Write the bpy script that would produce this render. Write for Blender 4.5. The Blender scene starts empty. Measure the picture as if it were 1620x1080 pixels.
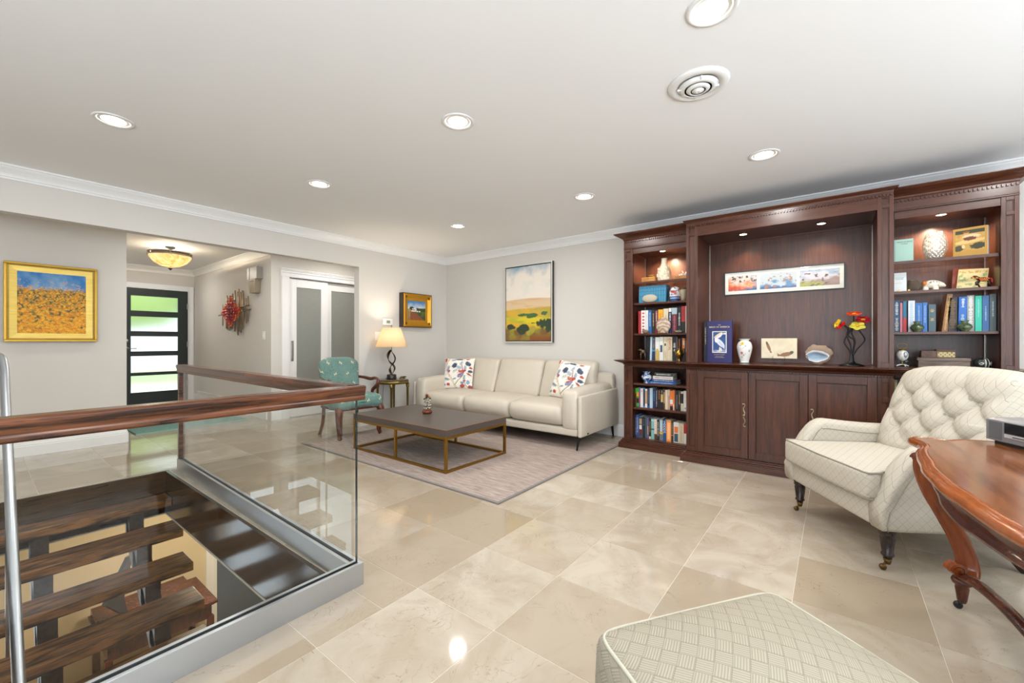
import bpy, bmesh, math, random
import numpy as np
from mathutils import Vector, Matrix, Euler
PI = math.pi
S = bpy.context.scene
C = S.collection
random.seed(7)
# ------------------------------------------------------------------ camera
H = 1.12
cam = bpy.data.cameras.new('camera'); cam.lens = 36*660/1620; cam.sensor_width = 36; cam.clip_start = .02
co = bpy.data.objects.new('camera', cam); C.objects.link(co)
co.location = (0, 0, H); co.rotation_euler = (PI/2, 0, math.radians(37.6009-90))
S.camera = co
# ------------------------------------------------------------------ world, lights, exposure
w = bpy.data.worlds.new('world'); S.world = w; w.use_nodes = True
bg = w.node_tree.nodes['Background']; bg.inputs[0].default_value = (.80, .90, 1, 1); bg.inputs[1].default_value = 2.2
S.view_settings.view_transform = 'Standard'; S.view_settings.look = 'None'
S.view_settings.exposure = 0.24; S.view_settings.gamma = 1; S.view_settings.use_curve_mapping = False
S.cycles.max_bounces = 10; S.cycles.diffuse_bounces = 5; S.cycles.glossy_bounces = 5
S.cycles.transparent_max_bounces = 24; S.cycles.caustics_reflective = False; S.cycles.caustics_refractive = False
S.cycles.sample_clamp_indirect = 6
def light(name, kind, loc, energy, color=(1, 1, 1), size=.1, rot=(0, 0, 0), size_y=None, spot=None, blend=.5):
    l = bpy.data.lights.new(name, kind); l.energy = energy; l.color = color
    if kind == 'AREA':
        l.size = size
        if size_y: l.shape = 'RECTANGLE'; l.size_y = size_y
        else: l.shape = 'DISK'
    else: l.shadow_soft_size = size
    if spot: l.spot_size = math.radians(spot); l.spot_blend = blend
    o = bpy.data.objects.new(name, l); C.objects.link(o); o.location = loc; o.rotation_euler = rot
    return o
DAY = (.86, .93, 1)
# daylight entering through the windows behind the camera (wall at X=-2.8 and wall at Y=-2.6)
for yy in (-1.0, 1.0):
    light('window_daylight', 'AREA', (-2.66, yy, 1.45), 50, DAY, 1.5, (0, -PI/2-1.0, 0), 1.6)
for xx, e_ in ((-1.2, 62), (.75, 66), (2.7, 16)):
    light('window_daylight', 'AREA', (xx, -2.46, 1.3), e_, DAY, 1.5, (PI/2+1.0, 0, 0), 1.6)
light('outdoor_sun', 'SUN', (2, 14, 8), 5, (1, .97, .9), .02, (math.radians(-38), math.radians(10), 0))
for x, y, e_ in ((1.9, 5.66, 11), (3.5, 5.66, 9), (-.6, 5.66, 4), (1.8, 8.7, 9)): light('hall_fill_light', 'AREA', (x, y, 2.42), e_, (1, .94, .86), .14)  # unseen fill lights added to brighten the hall and foyer, no fixtures modelled
CANS = [(.35, 3.43), (1.8, 1.8), (1.81, .385), (1.8, 3.44), (3.44, 1.81), (3.43, 3.43), (3.45, .39), (.35, .385), (1.8, -1.05), (3.45, -1.05)]
CANW = 10; WARM = (1, .97, .935)
for x, y in CANS:
    light('ceiling_light_beam', 'AREA', (x, y, 2.425), CANW, WARM, .13)

# ------------------------------------------------------------------ colours and materials
def lin(c):
    if isinstance(c, str):
        c = c.lstrip('#'); c = [int(c[i:i+2], 16)/255 for i in (0, 2, 4)]
    return tuple((v/12.92 if v <= .04045 else ((v+.055)/1.055)**2.4) for v in c[:3])
def rgba(c): return (*lin(c), 1)
MC = {}
class NT:
    def __init__(s, name):
        s.m = bpy.data.materials.new(name); s.m.use_nodes = True; s.t = s.m.node_tree; s.n = s.t.nodes
        s.b = s.n['Principled BSDF']; s.out = s.n['Material Output']
    def new(s, t, **k):
        n = s.n.new('ShaderNode'+t)
        for a, v in k.items(): setattr(n, a, v)
        return n
    def link(s, a, b): s.t.links.new(a, b)
    def math(s, op, a, b=None, c=None):
        n = s.new('Math', operation=op)
        for i, v in enumerate((a, b, c)):
            if v is None: continue
            if isinstance(v, (int, float)): n.inputs[i].default_value = v
            else: s.link(v, n.inputs[i])
        return n.outputs[0]
    def coord(s, scale=(1, 1, 1), kind='Object', rand=False, rot=(0, 0, 0)):
        tc = s.new('TexCoord'); mp = s.new('Mapping'); mp.inputs['Scale'].default_value = scale; mp.inputs['Rotation'].default_value = rot
        src = tc.outputs[kind]
        if rand:
            oi = s.new('ObjectInfo'); mu = s.new('VectorMath', operation='MULTIPLY_ADD')
            cb = s.new('CombineXYZ'); r = oi.outputs['Random']
            s.link(r, cb.inputs[0]); s.link(s.math('MULTIPLY', r, 7.3), cb.inputs[1]); s.link(s.math('MULTIPLY', r, 3.1), cb.inputs[2])
            s.link(cb.outputs[0], mu.inputs[0]); mu.inputs[1].default_value = (13, 13, 13); s.link(src, mu.inputs[2]); src = mu.outputs[0]
        s.link(src, mp.inputs[0]); return mp.outputs[0]
    def noise(s, vec, scale, detail=4, rough=.5, dist=0):
        n = s.new('TexNoise'); n.inputs['Scale'].default_value = scale; n.inputs['Detail'].default_value = detail
        n.inputs['Roughness'].default_value = rough; n.inputs['Distortion'].default_value = dist; s.link(vec, n.inputs['Vector']); return n.outputs['Fac']
    def ramp(s, fac, stops):
        r = s.new('ValToRGB'); e = r.color_ramp.elements
        while len(e) < len(stops): e.new(.5)
        for i, (p, c) in enumerate(stops): e[i].position = p; e[i].color = rgba(c) if not isinstance(c, float) else (c, c, c, 1)
        s.link(fac, r.inputs[0]); return r.outputs[0]
    def mix(s, fac, a, b, mode='MIX'):
        n = s.new('Mix', data_type='RGBA', blend_type=mode)
        for i, v in ((0, fac), (6, a), (7, b)):
            if isinstance(v, (int, float)): n.inputs[i].default_value = v
            elif isinstance(v, tuple): n.inputs[i].default_value = v if len(v) == 4 else (*v, 1)
            elif isinstance(v, str): n.inputs[i].default_value = rgba(v)
            else: s.link(v, n.inputs[i])
        return n.outputs[2]
    def bump(s, h, strength=.2, dist=.002):
        b = s.new('Bump'); b.inputs['Strength'].default_value = strength; b.inputs['Distance'].default_value = dist
        s.link(h, b.inputs['Height']); s.link(b.outputs[0], s.b.inputs['Normal'])
    def set(s, rough=None, metal=None, **k):
        if rough is not None: s.b.inputs['Roughness'].default_value = rough
        if metal is not None: s.b.inputs['Metallic'].default_value = metal
        for a, v in k.items(): s.b.inputs[a.replace('_', ' ')].default_value = v
def plain(name, col, rough=.5, metal=0, bump=None, **k):
    key = (name, str(col), rough)
    if key in MC: return MC[key]
    t = NT(name); t.b.inputs['Base Color'].default_value = rgba(col); t.set(rough, metal, **k)
    c = t.coord(); n = t.noise(c, bump[0] if bump else 40, 3)
    t.link(t.mix(.08, rgba(col), t.mix(n, (0, 0, 0), (1, 1, 1)), 'OVERLAY'), t.b.inputs['Base Color'])
    if bump: t.bump(n, bump[1], .002)
    MC[key] = t.m; return t.m
def wood(name, dark, light, scale=(30, 30, 2.2), rough=.35, contrast=1, bump=.05):
    t = NT(name); c = t.coord(scale)
    n = t.noise(c, 1.6, 6, .62, 1.2); n2 = t.noise(c, 6, 3, .5)
    f = t.math('ADD', t.math('MULTIPLY', n, .75), t.math('MULTIPLY', n2, .25))
    t.link(t.ramp(f, [(.5-.17/contrast, dark), (.5+.17/contrast, light)]), t.b.inputs['Base Color'])
    t.set(rough); t.bump(f, bump, .002); return t.m
def vcol(name, rough=.6, **k):
    t = NT(name); a = t.new('VertexColor', layer_name='Col'); t.link(a.outputs[0], t.b.inputs['Base Color'])
    n = t.noise(t.coord(), 120, 2); t.bump(n, .15, .001); t.set(rough, **k); return t.m
def emit(name, col, strength):
    t = NT(name); e = t.new('Emission'); e.inputs[0].default_value = rgba(col); e.inputs[1].default_value = strength
    t.link(e.outputs[0], t.out.inputs[0]); return t.m
def clearglass(name, tint=(.93, .96, .94), refl=1.0, ior=1.5):
    t = NT(name); tr = t.new('BsdfTransparent'); tr.inputs[0].default_value = (*tint, 1); gl = t.new('BsdfGlossy'); gl.inputs['Roughness'].default_value = .01
    fr = t.new('Fresnel'); fr.inputs[0].default_value = ior; mx = t.new('MixShader')
    ge = t.new('NewGeometry'); t.link(t.math('MULTIPLY', t.math('MULTIPLY', fr.outputs[0], refl), t.math('SUBTRACT', 1, ge.outputs['Backfacing'])), mx.inputs[0]); t.link(tr.outputs[0], mx.inputs[1]); t.link(gl.outputs[0], mx.inputs[2]); t.link(mx.outputs[0], t.out.inputs[0]); return t.m

def wallmat(name, col, rough=.85):
    t = NT(name); n = t.noise(t.coord(), 220, 3); t.bump(n, .06, .001)
    big = t.noise(t.coord(), 1.1, 2)
    t.link(t.mix(t.math('MULTIPLY', big, .05), rgba(col), (.3, .29, .27, 1)), t.b.inputs['Base Color']); t.set(rough); return t.m
M_wall = wallmat('painted_wall', '#d6d2cc')
M_ceil = wallmat('ceiling_paint', '#f3f4f5')
M_trim = plain('white_trim_paint', '#eeeeee', .35)
M_low = wallmat('lower_wall_paint', '#d9c9a6')
M_black = plain('black_metal', '#15171a', .4)
M_brass = plain('brass', '#a8823c', .3, 1)
M_gold = plain('antique_gold', '#b08a35', .35, .8)
M_steel = plain('brushed_steel', '#c6ccd3', .38, 1, bump=(300, .05))
M_chrome = plain('satin_nickel', '#b0aca4', .3, 1)
M_white = plain('white_plastic', '#f0f0ee', .4)
M_grout = plain('grout', '#d4ccbd', .6)
M_cab = wood('mahogany_cabinet', '#2e160d', '#5d3321', (26, 26, 1.6), .3, .9)
M_cabh = wood('mahogany_horizontal', '#2e160d', '#603523', (26, 1.6, 26), .28, .9)
M_oak = wood('dark_oak', '#24180f', '#94683e', (1.4, 13, 13), .32, 2.2, .2)
M_oakx = wood('walnut_rail_across', '#28130a', '#6b3e24', (16, 1.3, 16), .26, 1.9, .06)
M_rail = wood('walnut_rail', '#28130a', '#6b3e24', (1.3, 16, 16), .26, 1.9, .06)
M_fascia = wood('stained_oak_fascia', '#1d140d', '#4d3824', (1.6, 1.6, 22), .13, 1.3, .03)
M_string = wood('stained_stringer', '#231910', '#4a3826', (12, 2, 12), .4, 1, .1)
M_desk = wood('polished_walnut', '#46240f', '#935830', (1.0, 12, 12), .16, .8, .01)
M_deskedge = wood('moulded_walnut_edge', '#6e3617', '#9e5728', (5, 9, 9), .14, .6, .01)
M_deskleg = wood('polished_walnut_leg', '#4f2210', '#93491f', (9, 9, 2), .16, .7, .01)
M_deskd = wood('dark_walnut', '#2a120b', '#6b3420', (10, 10, 3), .2, .9, .02)
M_chairwood = wood('chair_walnut', '#3a170c', '#743820', (14, 14, 4), .22)
M_ebony = wood('ebonised_wood', '#150f0e', '#35241f', (20, 20, 2), .25)
M_glass = clearglass('balustrade_glass', (.955, .962, .952), 1.2, 1.45)
M_pane = clearglass('window_glass', (.97, .98, .98), .8)
M_shelfglass = clearglass('shelf_glass', (.85, .88, .88), 1.0)
M_glassedge = plain('glass_edge', '#1e2a28', .1)

def tilemat():
    t = NT('polished_marble'); c = t.coord((1, 1, 1), 'Object', True); oi = t.new('ObjectInfo')
    n = t.noise(c, 3.2, 7, .6, .9); n2 = t.noise(c, 4.5, 3.5, .6, 2.2)
    base = t.ramp(oi.outputs['Random'], [(0, '#a1927d'), (.35, '#b5aa99'), (.7, '#bdb3a4'), (1, '#a89a87')])
    f = t.math('MULTIPLY', t.ramp(n, [(.38, 1.0), (.62, 0.0)]), .6)
    col = t.mix(f, base, '#9f907c')
    vd = t.math('ABSOLUTE', t.math('SUBTRACT', n2, .5)); vein = t.ramp(vd, [(0, 1.0), (.006, 0.0)])
    vmask = t.ramp(t.noise(c, 5, 3), [(.42, 0.0), (.62, 1.0)])
    col = t.mix(t.math('MULTIPLY', t.math('MULTIPLY', vein, vmask), .7), col, '#7c674f')
    t.link(col, t.b.inputs['Base Color']); t.set(.06); t.set(IOR=1.55); return t.m
M_tile = tilemat()

def diamond(name, base, line, s=.036, hatch=True, both=.5, lw=.045, rough=.85):
    t = NT(name); tc = t.new('TexCoord'); sp = t.new('SeparateXYZ'); t.link(tc.outputs['Object'], sp.inputs[0])
    sn = t.new('SeparateXYZ'); t.link(tc.outputs['Normal'], sn.inputs[0])
    x, y, z = sp.outputs
    a = t.math('ADD', t.math('ADD', x, y), z)
    isx = t.math('GREATER_THAN', t.math('ABSOLUTE', sn.outputs[0]), .65)
    d1 = t.math('SUBTRACT', t.math('SUBTRACT', x, y), z); d2 = t.math('ADD', t.math('SUBTRACT', x, y), z)
    b = t.math('ADD', t.math('MULTIPLY', d2, isx), t.math('MULTIPLY', d1, t.math('SUBTRACT', 1, isx)))
    k = 1/(s*1.414)
    A = t.math('MULTIPLY', a, k); B = t.math('MULTIPLY', b, k*1.25)
    fa = t.math('FRACT', A); fb = t.math('FRACT', B)
    la = t.math('LESS_THAN', fa, lw); lb = t.math('LESS_THAN', fb, lw); ln = t.math('MAXIMUM', la, lb)
    par = t.math('FRACT', t.math('MULTIPLY', t.math('ADD', t.math('FLOOR', A), t.math('FLOOR', B)), .5)); par = t.math('GREATER_THAN', par, .25)
    ha = t.math('SINE', t.math('MULTIPLY', A, 2*PI*6)); hb = t.math('SINE', t.math('MULTIPLY', B, 2*PI*6))
    h = t.math('ADD', t.math('MULTIPLY', ha, par), t.math('MULTIPLY', hb, t.math('SUBTRACT', 1, par)))
    h = t.math('MULTIPLY_ADD', h, .5, .5)
    c = t.mix(t.math('MULTIPLY', h, both), line, base)
    c = t.mix(t.math('MULTIPLY', ln, .55), t.mix(1-both, c, base), line)
    t.link(c, t.b.inputs['Base Color']); t.bump(t.math('SUBTRACT', h, ln), .35, .0015); t.set(rough); t.set(Specular_IOR_Level=.2); return t.m
M_damask = diamond('ivory_diamond_weave', '#c7c0b2', '#77705f', .034, both=.1)
M_ott = diamond('sage_diamond_weave', '#b3ac9b', '#6e6758', .040, both=.6, lw=.05)
def leather():
    t = NT('cream_leather'); n = t.noise(t.coord(), 350, 3); n2 = t.noise(t.coord(), 9, 3)
    t.link(t.mix(n2, '#c6bdad', '#cec5b6'), t.b.inputs['Base Color']); t.bump(t.math('ADD', n, n2), .15, .002); t.set(.42); return t.m
M_leather = leather()
def rugmat(name, a, b, c2, sc):
    t = NT(name); n = t.noise(t.coord(sc), 5, 6, .7); n2 = t.noise(t.coord((1, 1, 1)), 300, 2)
    t.link(t.ramp(t.math('ADD', t.math('MULTIPLY', n, .8), t.math('MULTIPLY', n2, .2)), [(.36, a), (.5, b), (.64, c2)]), t.b.inputs['Base Color'])
    t.bump(n2, .6, .004); t.set(.95); t.set(Specular_IOR_Level=.1); return t.m
M_rug = rugmat('striated_wool', '#85786f', '#a2938b', '#b8aaa1', (12, 1.2, 1))
M_rugb = plain('rug_binding', '#7d7775', .9)
M_mat = rugmat('teal_mat_pile', '#3d6f6c', '#6c9a93', '#8fa89c', (14, 14, 1))
M_paper = plain('paper', '#e6dfcf', .8)

# ------------------------------------------------------------------ mesh builder
class MB:
    def __init__(s): s.v = []; s.f = []; s.mi = []; s.sm = []; s.col = None
    def add(s, vs, fs, mi=0, smooth=False):
        o = len(s.v); s.v += [tuple(p) for p in vs]; s.f += [[i+o for i in f] for f in fs]
        s.mi += [mi]*len(fs); s.sm += [smooth]*len(fs); return s
    def box(s, x0, x1, y0, y1, z0, z1, mi=0):
        x0, x1 = sorted((x0, x1)); y0, y1 = sorted((y0, y1)); z0, z1 = sorted((z0, z1))
        v = [(x0, y0, z0), (x1, y0, z0), (x1, y1, z0), (x0, y1, z0), (x0, y0, z1), (x1, y0, z1), (x1, y1, z1), (x0, y1, z1)]
        return s.add(v, [(3, 2, 1, 0), (4, 5, 6, 7), (0, 1, 5, 4), (1, 2, 6, 5), (2, 3, 7, 6), (3, 0, 4, 7)], mi)
    def prism(s, poly, axis, a, b, mi=0, smooth=False):
        n = len(poly)
        ar = sum(poly[i][0]*poly[(i+1) % n][1]-poly[(i+1) % n][0]*poly[i][1] for i in range(n))
        if axis == 'y': ar = -ar
        if ar < 0: poly = poly[::-1]
        f = {'x': lambda p, t: (t, p[0], p[1]), 'y': lambda p, t: (p[0], t, p[1]), 'z': lambda p, t: (p[0], p[1], t)}[axis]
        if a > b: a, b = b, a
        vs = [f(p, a) for p in poly]+[f(p, b) for p in poly]
        o = len(s.v); s.add(vs, [(i, (i+1) % n, n+(i+1) % n, n+i) for i in range(n)], mi, smooth)
        s.f += [[o+i for i in range(n)][::-1], [o+n+i for i in range(n)]]; s.mi += [mi, mi]; s.sm += [False, False]; return s
    def lathe(s, prof, c=(0, 0, 0), seg=24, mi=0, smooth=True, axis='z', sx=1, sy=1, fn=None):
        vs = []; fs = []; n = len(prof)
        for j in range(seg):
            a = 2*PI*j/seg
            for r, z in prof:
                p = (r*math.cos(a)*sx, r*math.sin(a)*sy, z)
                if fn: p = fn(p)
                if axis == 'y': p = (p[0], -p[2], p[1])
                if axis == 'x': p = (p[2], p[0], p[1])
                vs.append((p[0]+c[0], p[1]+c[1], p[2]+c[2]))
        for j in range(seg):
            k = (j+1) % seg
            for i in range(n-1): fs.append((j*n+i, k*n+i, k*n+i+1, j*n+i+1))
        if prof[0][0] > 1e-6: fs.append([j*n for j in range(seg)][::-1])
        if prof[-1][0] > 1e-6: fs.append([j*n+n-1 for j in range(seg)])
        return s.add(vs, fs, mi, smooth)
    def tube(s, pts, r, seg=10, mi=0, flat=None, caps=True):
        pts = [Vector(p) for p in pts]; n = len(pts)
        if not hasattr(r, '__len__'): r = [r]*n
        vs = []; fs = []; up = None
        for i, p in enumerate(pts):
            t = (pts[min(i+1, n-1)]-pts[max(i-1, 0)]).normalized()
            if up is None: up = Vector((0, 0, 1)) if abs(t.z) < .9 else Vector((1, 0, 0))
            sd = t.cross(up).normalized(); up = sd.cross(t).normalized()
            for k in range(seg):
                a = 2*PI*k/seg; q = (sd*math.cos(a)*(flat or 1)+up*math.sin(a))*r[i]; vs.append(p+q)
        for i in range(n-1):
            for k in range(seg): k2 = (k+1) % seg; fs.append((i*seg+k, i*seg+k2, (i+1)*seg+k2, (i+1)*seg+k))
        if caps: fs += [list(range(seg))[::-1], [(n-1)*seg+k for k in range(seg)]]
        return s.add(vs, fs, mi, True)
    def sphere(s, c, r, seg=16, rings=10, mi=0, fn=None):
        if not hasattr(r, '__len__'): r = (r, r, r)
        pr = [(max(math.sin(PI*i/rings), 1e-7 if i in (0, rings) else 0), -math.cos(PI*i/rings)) for i in range(rings+1)]
        vs = []; fs = []; n = rings+1
        for j in range(seg):
            a = 2*PI*j/seg
            for q, z in pr:
                p = (q*math.cos(a), q*math.sin(a), z); k = fn(p) if fn else 1
                vs.append((c[0]+p[0]*r[0]*k, c[1]+p[1]*r[1]*k, c[2]+p[2]*r[2]*k))
        for j in range(seg):
            k = (j+1) % seg
            for i in range(rings): fs.append((j*n+i, k*n+i, k*n+i+1, j*n+i+1))
        return s.add(vs, fs, mi, True)
    def rbox(s, c, sz, r, n=(6, 6, 6), puff=(0, 0, 0), fn=None, mi=0):
        h = [q/2 for q in sz]; r = min(r, *[q*.999 for q in h])
        def axis(hh, k):
            l = [-hh, -hh+r*.13, -hh+r*.4, -hh+r]; inner = hh-r
            l += [-inner+2*inner*i/k for i in range(1, k)]+[hh-r, hh-r*.4, hh-r*.13, hh]
            return l
        ax = [axis(h[i], n[i]) for i in range(3)]; vd = {}; vs = []; fs = []
        def vid(p):
            key = tuple(round(q, 6) for q in p)
            if key in vd: return vd[key]
            q = [max(-(h[i]-r), min(h[i]-r, p[i])) for i in range(3)]; d = [p[i]-q[i] for i in range(3)]
            L = math.sqrt(sum(t*t for t in d)) or 1; o = [q[i]+d[i]/L*r for i in range(3)]; t = [o[i]/h[i] for i in range(3)]
            o2 = [o[i]+puff[i]*t[i]*max(0, 1-t[(i+1) % 3]**2)*max(0, 1-t[(i+2) % 3]**2) for i in range(3)]
            if fn: o2 = fn(o2, t)
            vd[key] = len(vs); vs.append((o2[0]+c[0], o2[1]+c[1], o2[2]+c[2])); return vd[key]
        for i in range(3):
            j, k = (i+1) % 3, (i+2) % 3
            for sg in (-1, 1):
                for a in range(len(ax[j])-1):
                    for b in range(len(ax[k])-1):
                        q = []
                        for aa, bb in ((a, b), (a+1, b), (a+1, b+1), (a, b+1)):
                            p = [0, 0, 0]; p[i] = sg*h[i]; p[j] = ax[j][aa]; p[k] = ax[k][bb]; q.append(vid(p))
                        if sg < 0: q = q[::-1]
                        if len(set(q)) > 2: fs.append(list(dict.fromkeys(q)))
        return s.add(vs, fs, mi, True)
    def xf(s, m, start=0):
        for i in range(start, len(s.v)): s.v[i] = tuple(m @ Vector(s.v[i]))
        return s
def wloc(o):
    v = Vector((0, 0, 0))
    while o is not None: v += o.location; o = o.parent
    return v
def obj(name, mb, mats, parent=None, ws=False, bevel=0, seg=2, loc=None, smooth_all=False, auto=False, rotz=None):
    me = bpy.data.meshes.new(name)
    vs = mb.v
    if ws and parent is not None:
        o = wloc(parent); vs = [(p[0]-o.x, p[1]-o.y, p[2]-o.z) for p in vs]
    elif ws and loc is not None: vs = [(p[0]-loc[0], p[1]-loc[1], p[2]-loc[2]) for p in vs]
    me.from_pydata(vs, [], mb.f)
    me.polygons.foreach_set('material_index', mb.mi); me.polygons.foreach_set('use_smooth', [True]*len(mb.f) if smooth_all else mb.sm)
    if not isinstance(mats, (list, tuple)): mats = [mats]
    for m in mats: me.materials.append(m)
    if mb.col is not None:
        a = me.color_attributes.new('Col', 'FLOAT_COLOR', 'POINT'); c = np.ones((len(vs), 4), dtype=np.float32)
        c[:, :3] = np.asarray(mb.col)[:len(vs)]; a.data.foreach_set('color', c.ravel())
    if bevel:
        bm = bmesh.new(); bm.from_mesh(me)
        ed = [e for e in bm.edges if len(e.link_faces) == 2 and e.calc_face_angle(0) > .5]
        bmesh.ops.bevel(bm, geom=ed, offset=bevel, segments=seg, profile=.6, affect='EDGES', clamp_overlap=True)
        if auto:
            for f in bm.faces: f.smooth = True
        bm.to_mesh(me); bm.free()
    me.update()
    o = bpy.data.objects.new(name, me); C.objects.link(o)
    if parent is not None: o.parent = parent
    if loc is not None: o.location = loc
    if rotz is not None: o.rotation_euler = (0, 0, rotz)
    return o
def tag(o, label=None, cat=None, group=None, kind=None):
    if label: o['label'] = label
    if cat: o['category'] = cat
    if group: o['group'] = group
    if kind: o['kind'] = kind
    return o
def thing(name, label, cat, loc=(0, 0, 0), rotz=0, group=None):
    o = bpy.data.objects.new(name, None); C.objects.link(o); o.location = loc; o.rotation_euler = (0, 0, rotz); o.empty_display_size = .05
    return tag(o, label, cat, group)
def struct(name, mb, m, parent=None, bevel=0, **k):
    o = obj(name, mb, m, parent, bevel=bevel, **k)
    if parent is None: o['kind'] = 'structure'
    return o
def sroot(name, loc=(0, 0, 0)):
    o = bpy.data.objects.new(name, None); C.objects.link(o); o.location = loc; o['kind'] = 'structure'; return o
def copy_tree(o, parent=None):
    c = o.copy(); C.objects.link(c)
    if parent is not None: c.parent = parent
    for ch in list(o.children): copy_tree(ch, c)
    return c
def spline(pts, n=6):
    P = [Vector(p) for p in pts]; out = []
    for i in range(len(P)-1):
        a = P[max(i-1, 0)]; b = P[i]; c = P[i+1]; d = P[min(i+2, len(P)-1)]
        for k in range(n):
            t = k/n; out.append(.5*((2*b)+(c-a)*t+(2*a-5*b+4*c-d)*t*t+(3*b-3*c+d-a)*t**3))
    out.append(P[-1]); return out
def spl2(pts, n=6): return [(v.x, v.y) for v in spline([(p[0], p[1], 0) for p in pts], n)]
def text(s, size, mat, parent, loc, rot=(PI/2, 0, 0), ext=.0006, name='lettering', align='CENTER', sx=1):
    c = bpy.data.curves.new(name, 'FONT'); c.body = s; c.size = size; c.extrude = ext; c.align_x = align; c.resolution_u = 2
    o = bpy.data.objects.new(name, c); C.objects.link(o); bpy.context.view_layer.update()
    me = bpy.data.meshes.new_from_object(o.evaluated_get(bpy.context.evaluated_depsgraph_get())); bpy.data.objects.remove(o)
    me.materials.clear(); me.materials.append(mat)
    o = bpy.data.objects.new(name, me); C.objects.link(o); o.parent = parent; o.location = loc; o.rotation_euler = rot; o.scale = (sx, 1, 1); return o
# numpy value noise for painted canvases
def vnoise(x, y, seed=0):
    xi = np.floor(x).astype(int); yi = np.floor(y).astype(int); fx = x-xi; fy = y-yi
    fx = fx*fx*(3-2*fx); fy = fy*fy*(3-2*fy)
    def h(a, b):
        n = (a*374761393+b*668265263+seed*982451653) & 0x7fffffff; n = ((n ^ (n >> 13))*1274126177) & 0x7fffffff
        return ((n ^ (n >> 16)) & 0xffff)/65535.0
    return (h(xi, yi)*(1-fx)+h(xi+1, yi)*fx)*(1-fy)+(h(xi, yi+1)*(1-fx)+h(xi+1, yi+1)*fx)*fy
def fbm(x, y, seed=0, o=4):
    r = 0; a = .5; t = 0
    for i in range(o): r = r+a*vnoise(x*2**i, y*2**i, seed+i); t += a; a *= .5
    return r/t
def L(c): return np.array(lin(c))
def blend(a, b, m): m = np.clip(m, 0, 1)[..., None]; return a*(1-m)+b*m
def canvas(w, h, nx, ny, fn, y=0, x0=None, z0=0, fn3=None):
    """painted sheet in local XZ, facing -Y; fn(u,v)->rgb"""
    u, v = np.meshgrid(np.linspace(0, 1, nx+1), np.linspace(0, 1, ny+1)); col = fn(u, v).reshape(-1, 3)
    x0 = -w/2 if x0 is None else x0; mb = MB(); vs = [(x0+w*a, y, z0+h*b) for a, b in zip(u.ravel(), v.ravel())]
    if fn3: vs = [fn3(p) for p in vs]
    fs = [(j*(nx+1)+i, j*(nx+1)+i+1, (j+1)*(nx+1)+i+1, (j+1)*(nx+1)+i) for j in range(ny) for i in range(nx)]
    mb.add(vs, fs, 0, True); mb.col = col; return mb
M_art = vcol('painted_canvas', .55)
# ================================================================== SETTING
CZ = 2.45
WX0, WX1, WY0, WY1 = -.05, 1.055, 1.775, 4.61      # stair well
tx = [1.24+.467*k for k in range(-9, 8)]; ty = [1.045+.452*k for k in range(-8, 20)]
regions = [(-2.8, 4.7, -2.6, 4.96), (-2.8, 4.7, 4.96, 6.3), (1.065, 2.595, 6.3, 9.6)]
fl = MB()
for r in ((-2.8, WX0, -2.6, 6.4), (WX1, 4.7, -2.6, 6.4), (WX0, WX1, -2.6, WY0), (WX0, WX1, WY1, 6.4), (1.0, 2.7, 6.4, 9.7)):
    fl.box(r[0], r[1], r[2], r[3], -.36, -.0014)
floor = struct('floor', fl, M_grout)
def sub(r, h):
    x0, x1, y0, y1 = r; a, b, c, d = h
    if x0 >= b or x1 <= a or y0 >= d or y1 <= c: return [r]
    o = []
    if x0 < a: o.append((x0, a, y0, y1))
    if x1 > b: o.append((b, x1, y0, y1))
    m0, m1 = max(x0, a), min(x1, b)
    if y0 < c: o.append((m0, m1, y0, c))
    if y1 > d: o.append((m0, m1, d, y1))
    return [q for q in o if q[1]-q[0] > .004 and q[3]-q[2] > .004]
ca, sa = math.cos(math.radians(37.6009)), math.sin(math.radians(37.6009))
def seen(x, y):
    d = x*ca+y*sa; r = x*sa-y*ca
    return d > .15 and abs(r/d) < 1.35
shared = {}; rest = MB(); g = .0011; ntile = 0
xs = [-2.8]+[q for q in tx if -2.8 < q < 4.7]+[4.7]; ys = [-2.6]+[q for q in ty if -2.6 < q < 9.6]+[9.6]
for i in range(len(xs)-1):
    for j in range(len(ys)-1):
        cell = (xs[i], xs[i+1], ys[j], ys[j+1]); rects = []
        for R in ((-2.8, 4.7, -2.6, 6.3), (1.065, 2.595, 6.3, 9.6)):
            q = (max(cell[0], R[0]), min(cell[1], R[1]), max(cell[2], R[2]), min(cell[3], R[3]))
            if q[1]-q[0] > .01 and q[3]-q[2] > .01: rects += sub(q, (WX0, WX1, WY0, WY1))
        if not rects: continue
        vis = any(seen(a, b) for q in rects for a in q[:2] for b in q[2:]) and cell[0] > -.6
        full = len(rects) == 1 and abs(rects[0][1]-rects[0][0]-.467) < 1e-4 and abs(rects[0][3]-rects[0][2]-.452) < 1e-4
        cx, cy = (cell[0]+cell[1])/2, (cell[2]+cell[3])/2
        if not vis:
            for q in rects: rest.box(q[0]+g, q[1]-g, q[2]+g, q[3]-g, -.003, 0)
            continue
        if full and 'm' in shared:
            o = bpy.data.objects.new('tile', shared['m']); C.objects.link(o); o.parent = floor; o.location = (cx, cy, 0)
        else:
            mb = MB()
            for q in rects: mb.box(q[0]+g-cx, q[1]-g-cx, q[2]+g-cy, q[3]-g-cy, -.003, 0)
            o = obj('tile', mb, M_tile, floor, bevel=.0008, seg=1); o.location = (cx, cy, 0)
            if full: shared['m'] = o.data
        ntile += 1
tag(obj('tile_field', rest, M_tile, floor), kind='stuff')
print('TILES', ntile)
# ceilings
cl = MB().box(-2.95, 4.85, -2.75, 9.8, CZ, CZ+.12); struct('ceiling', cl, M_ceil)
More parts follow.
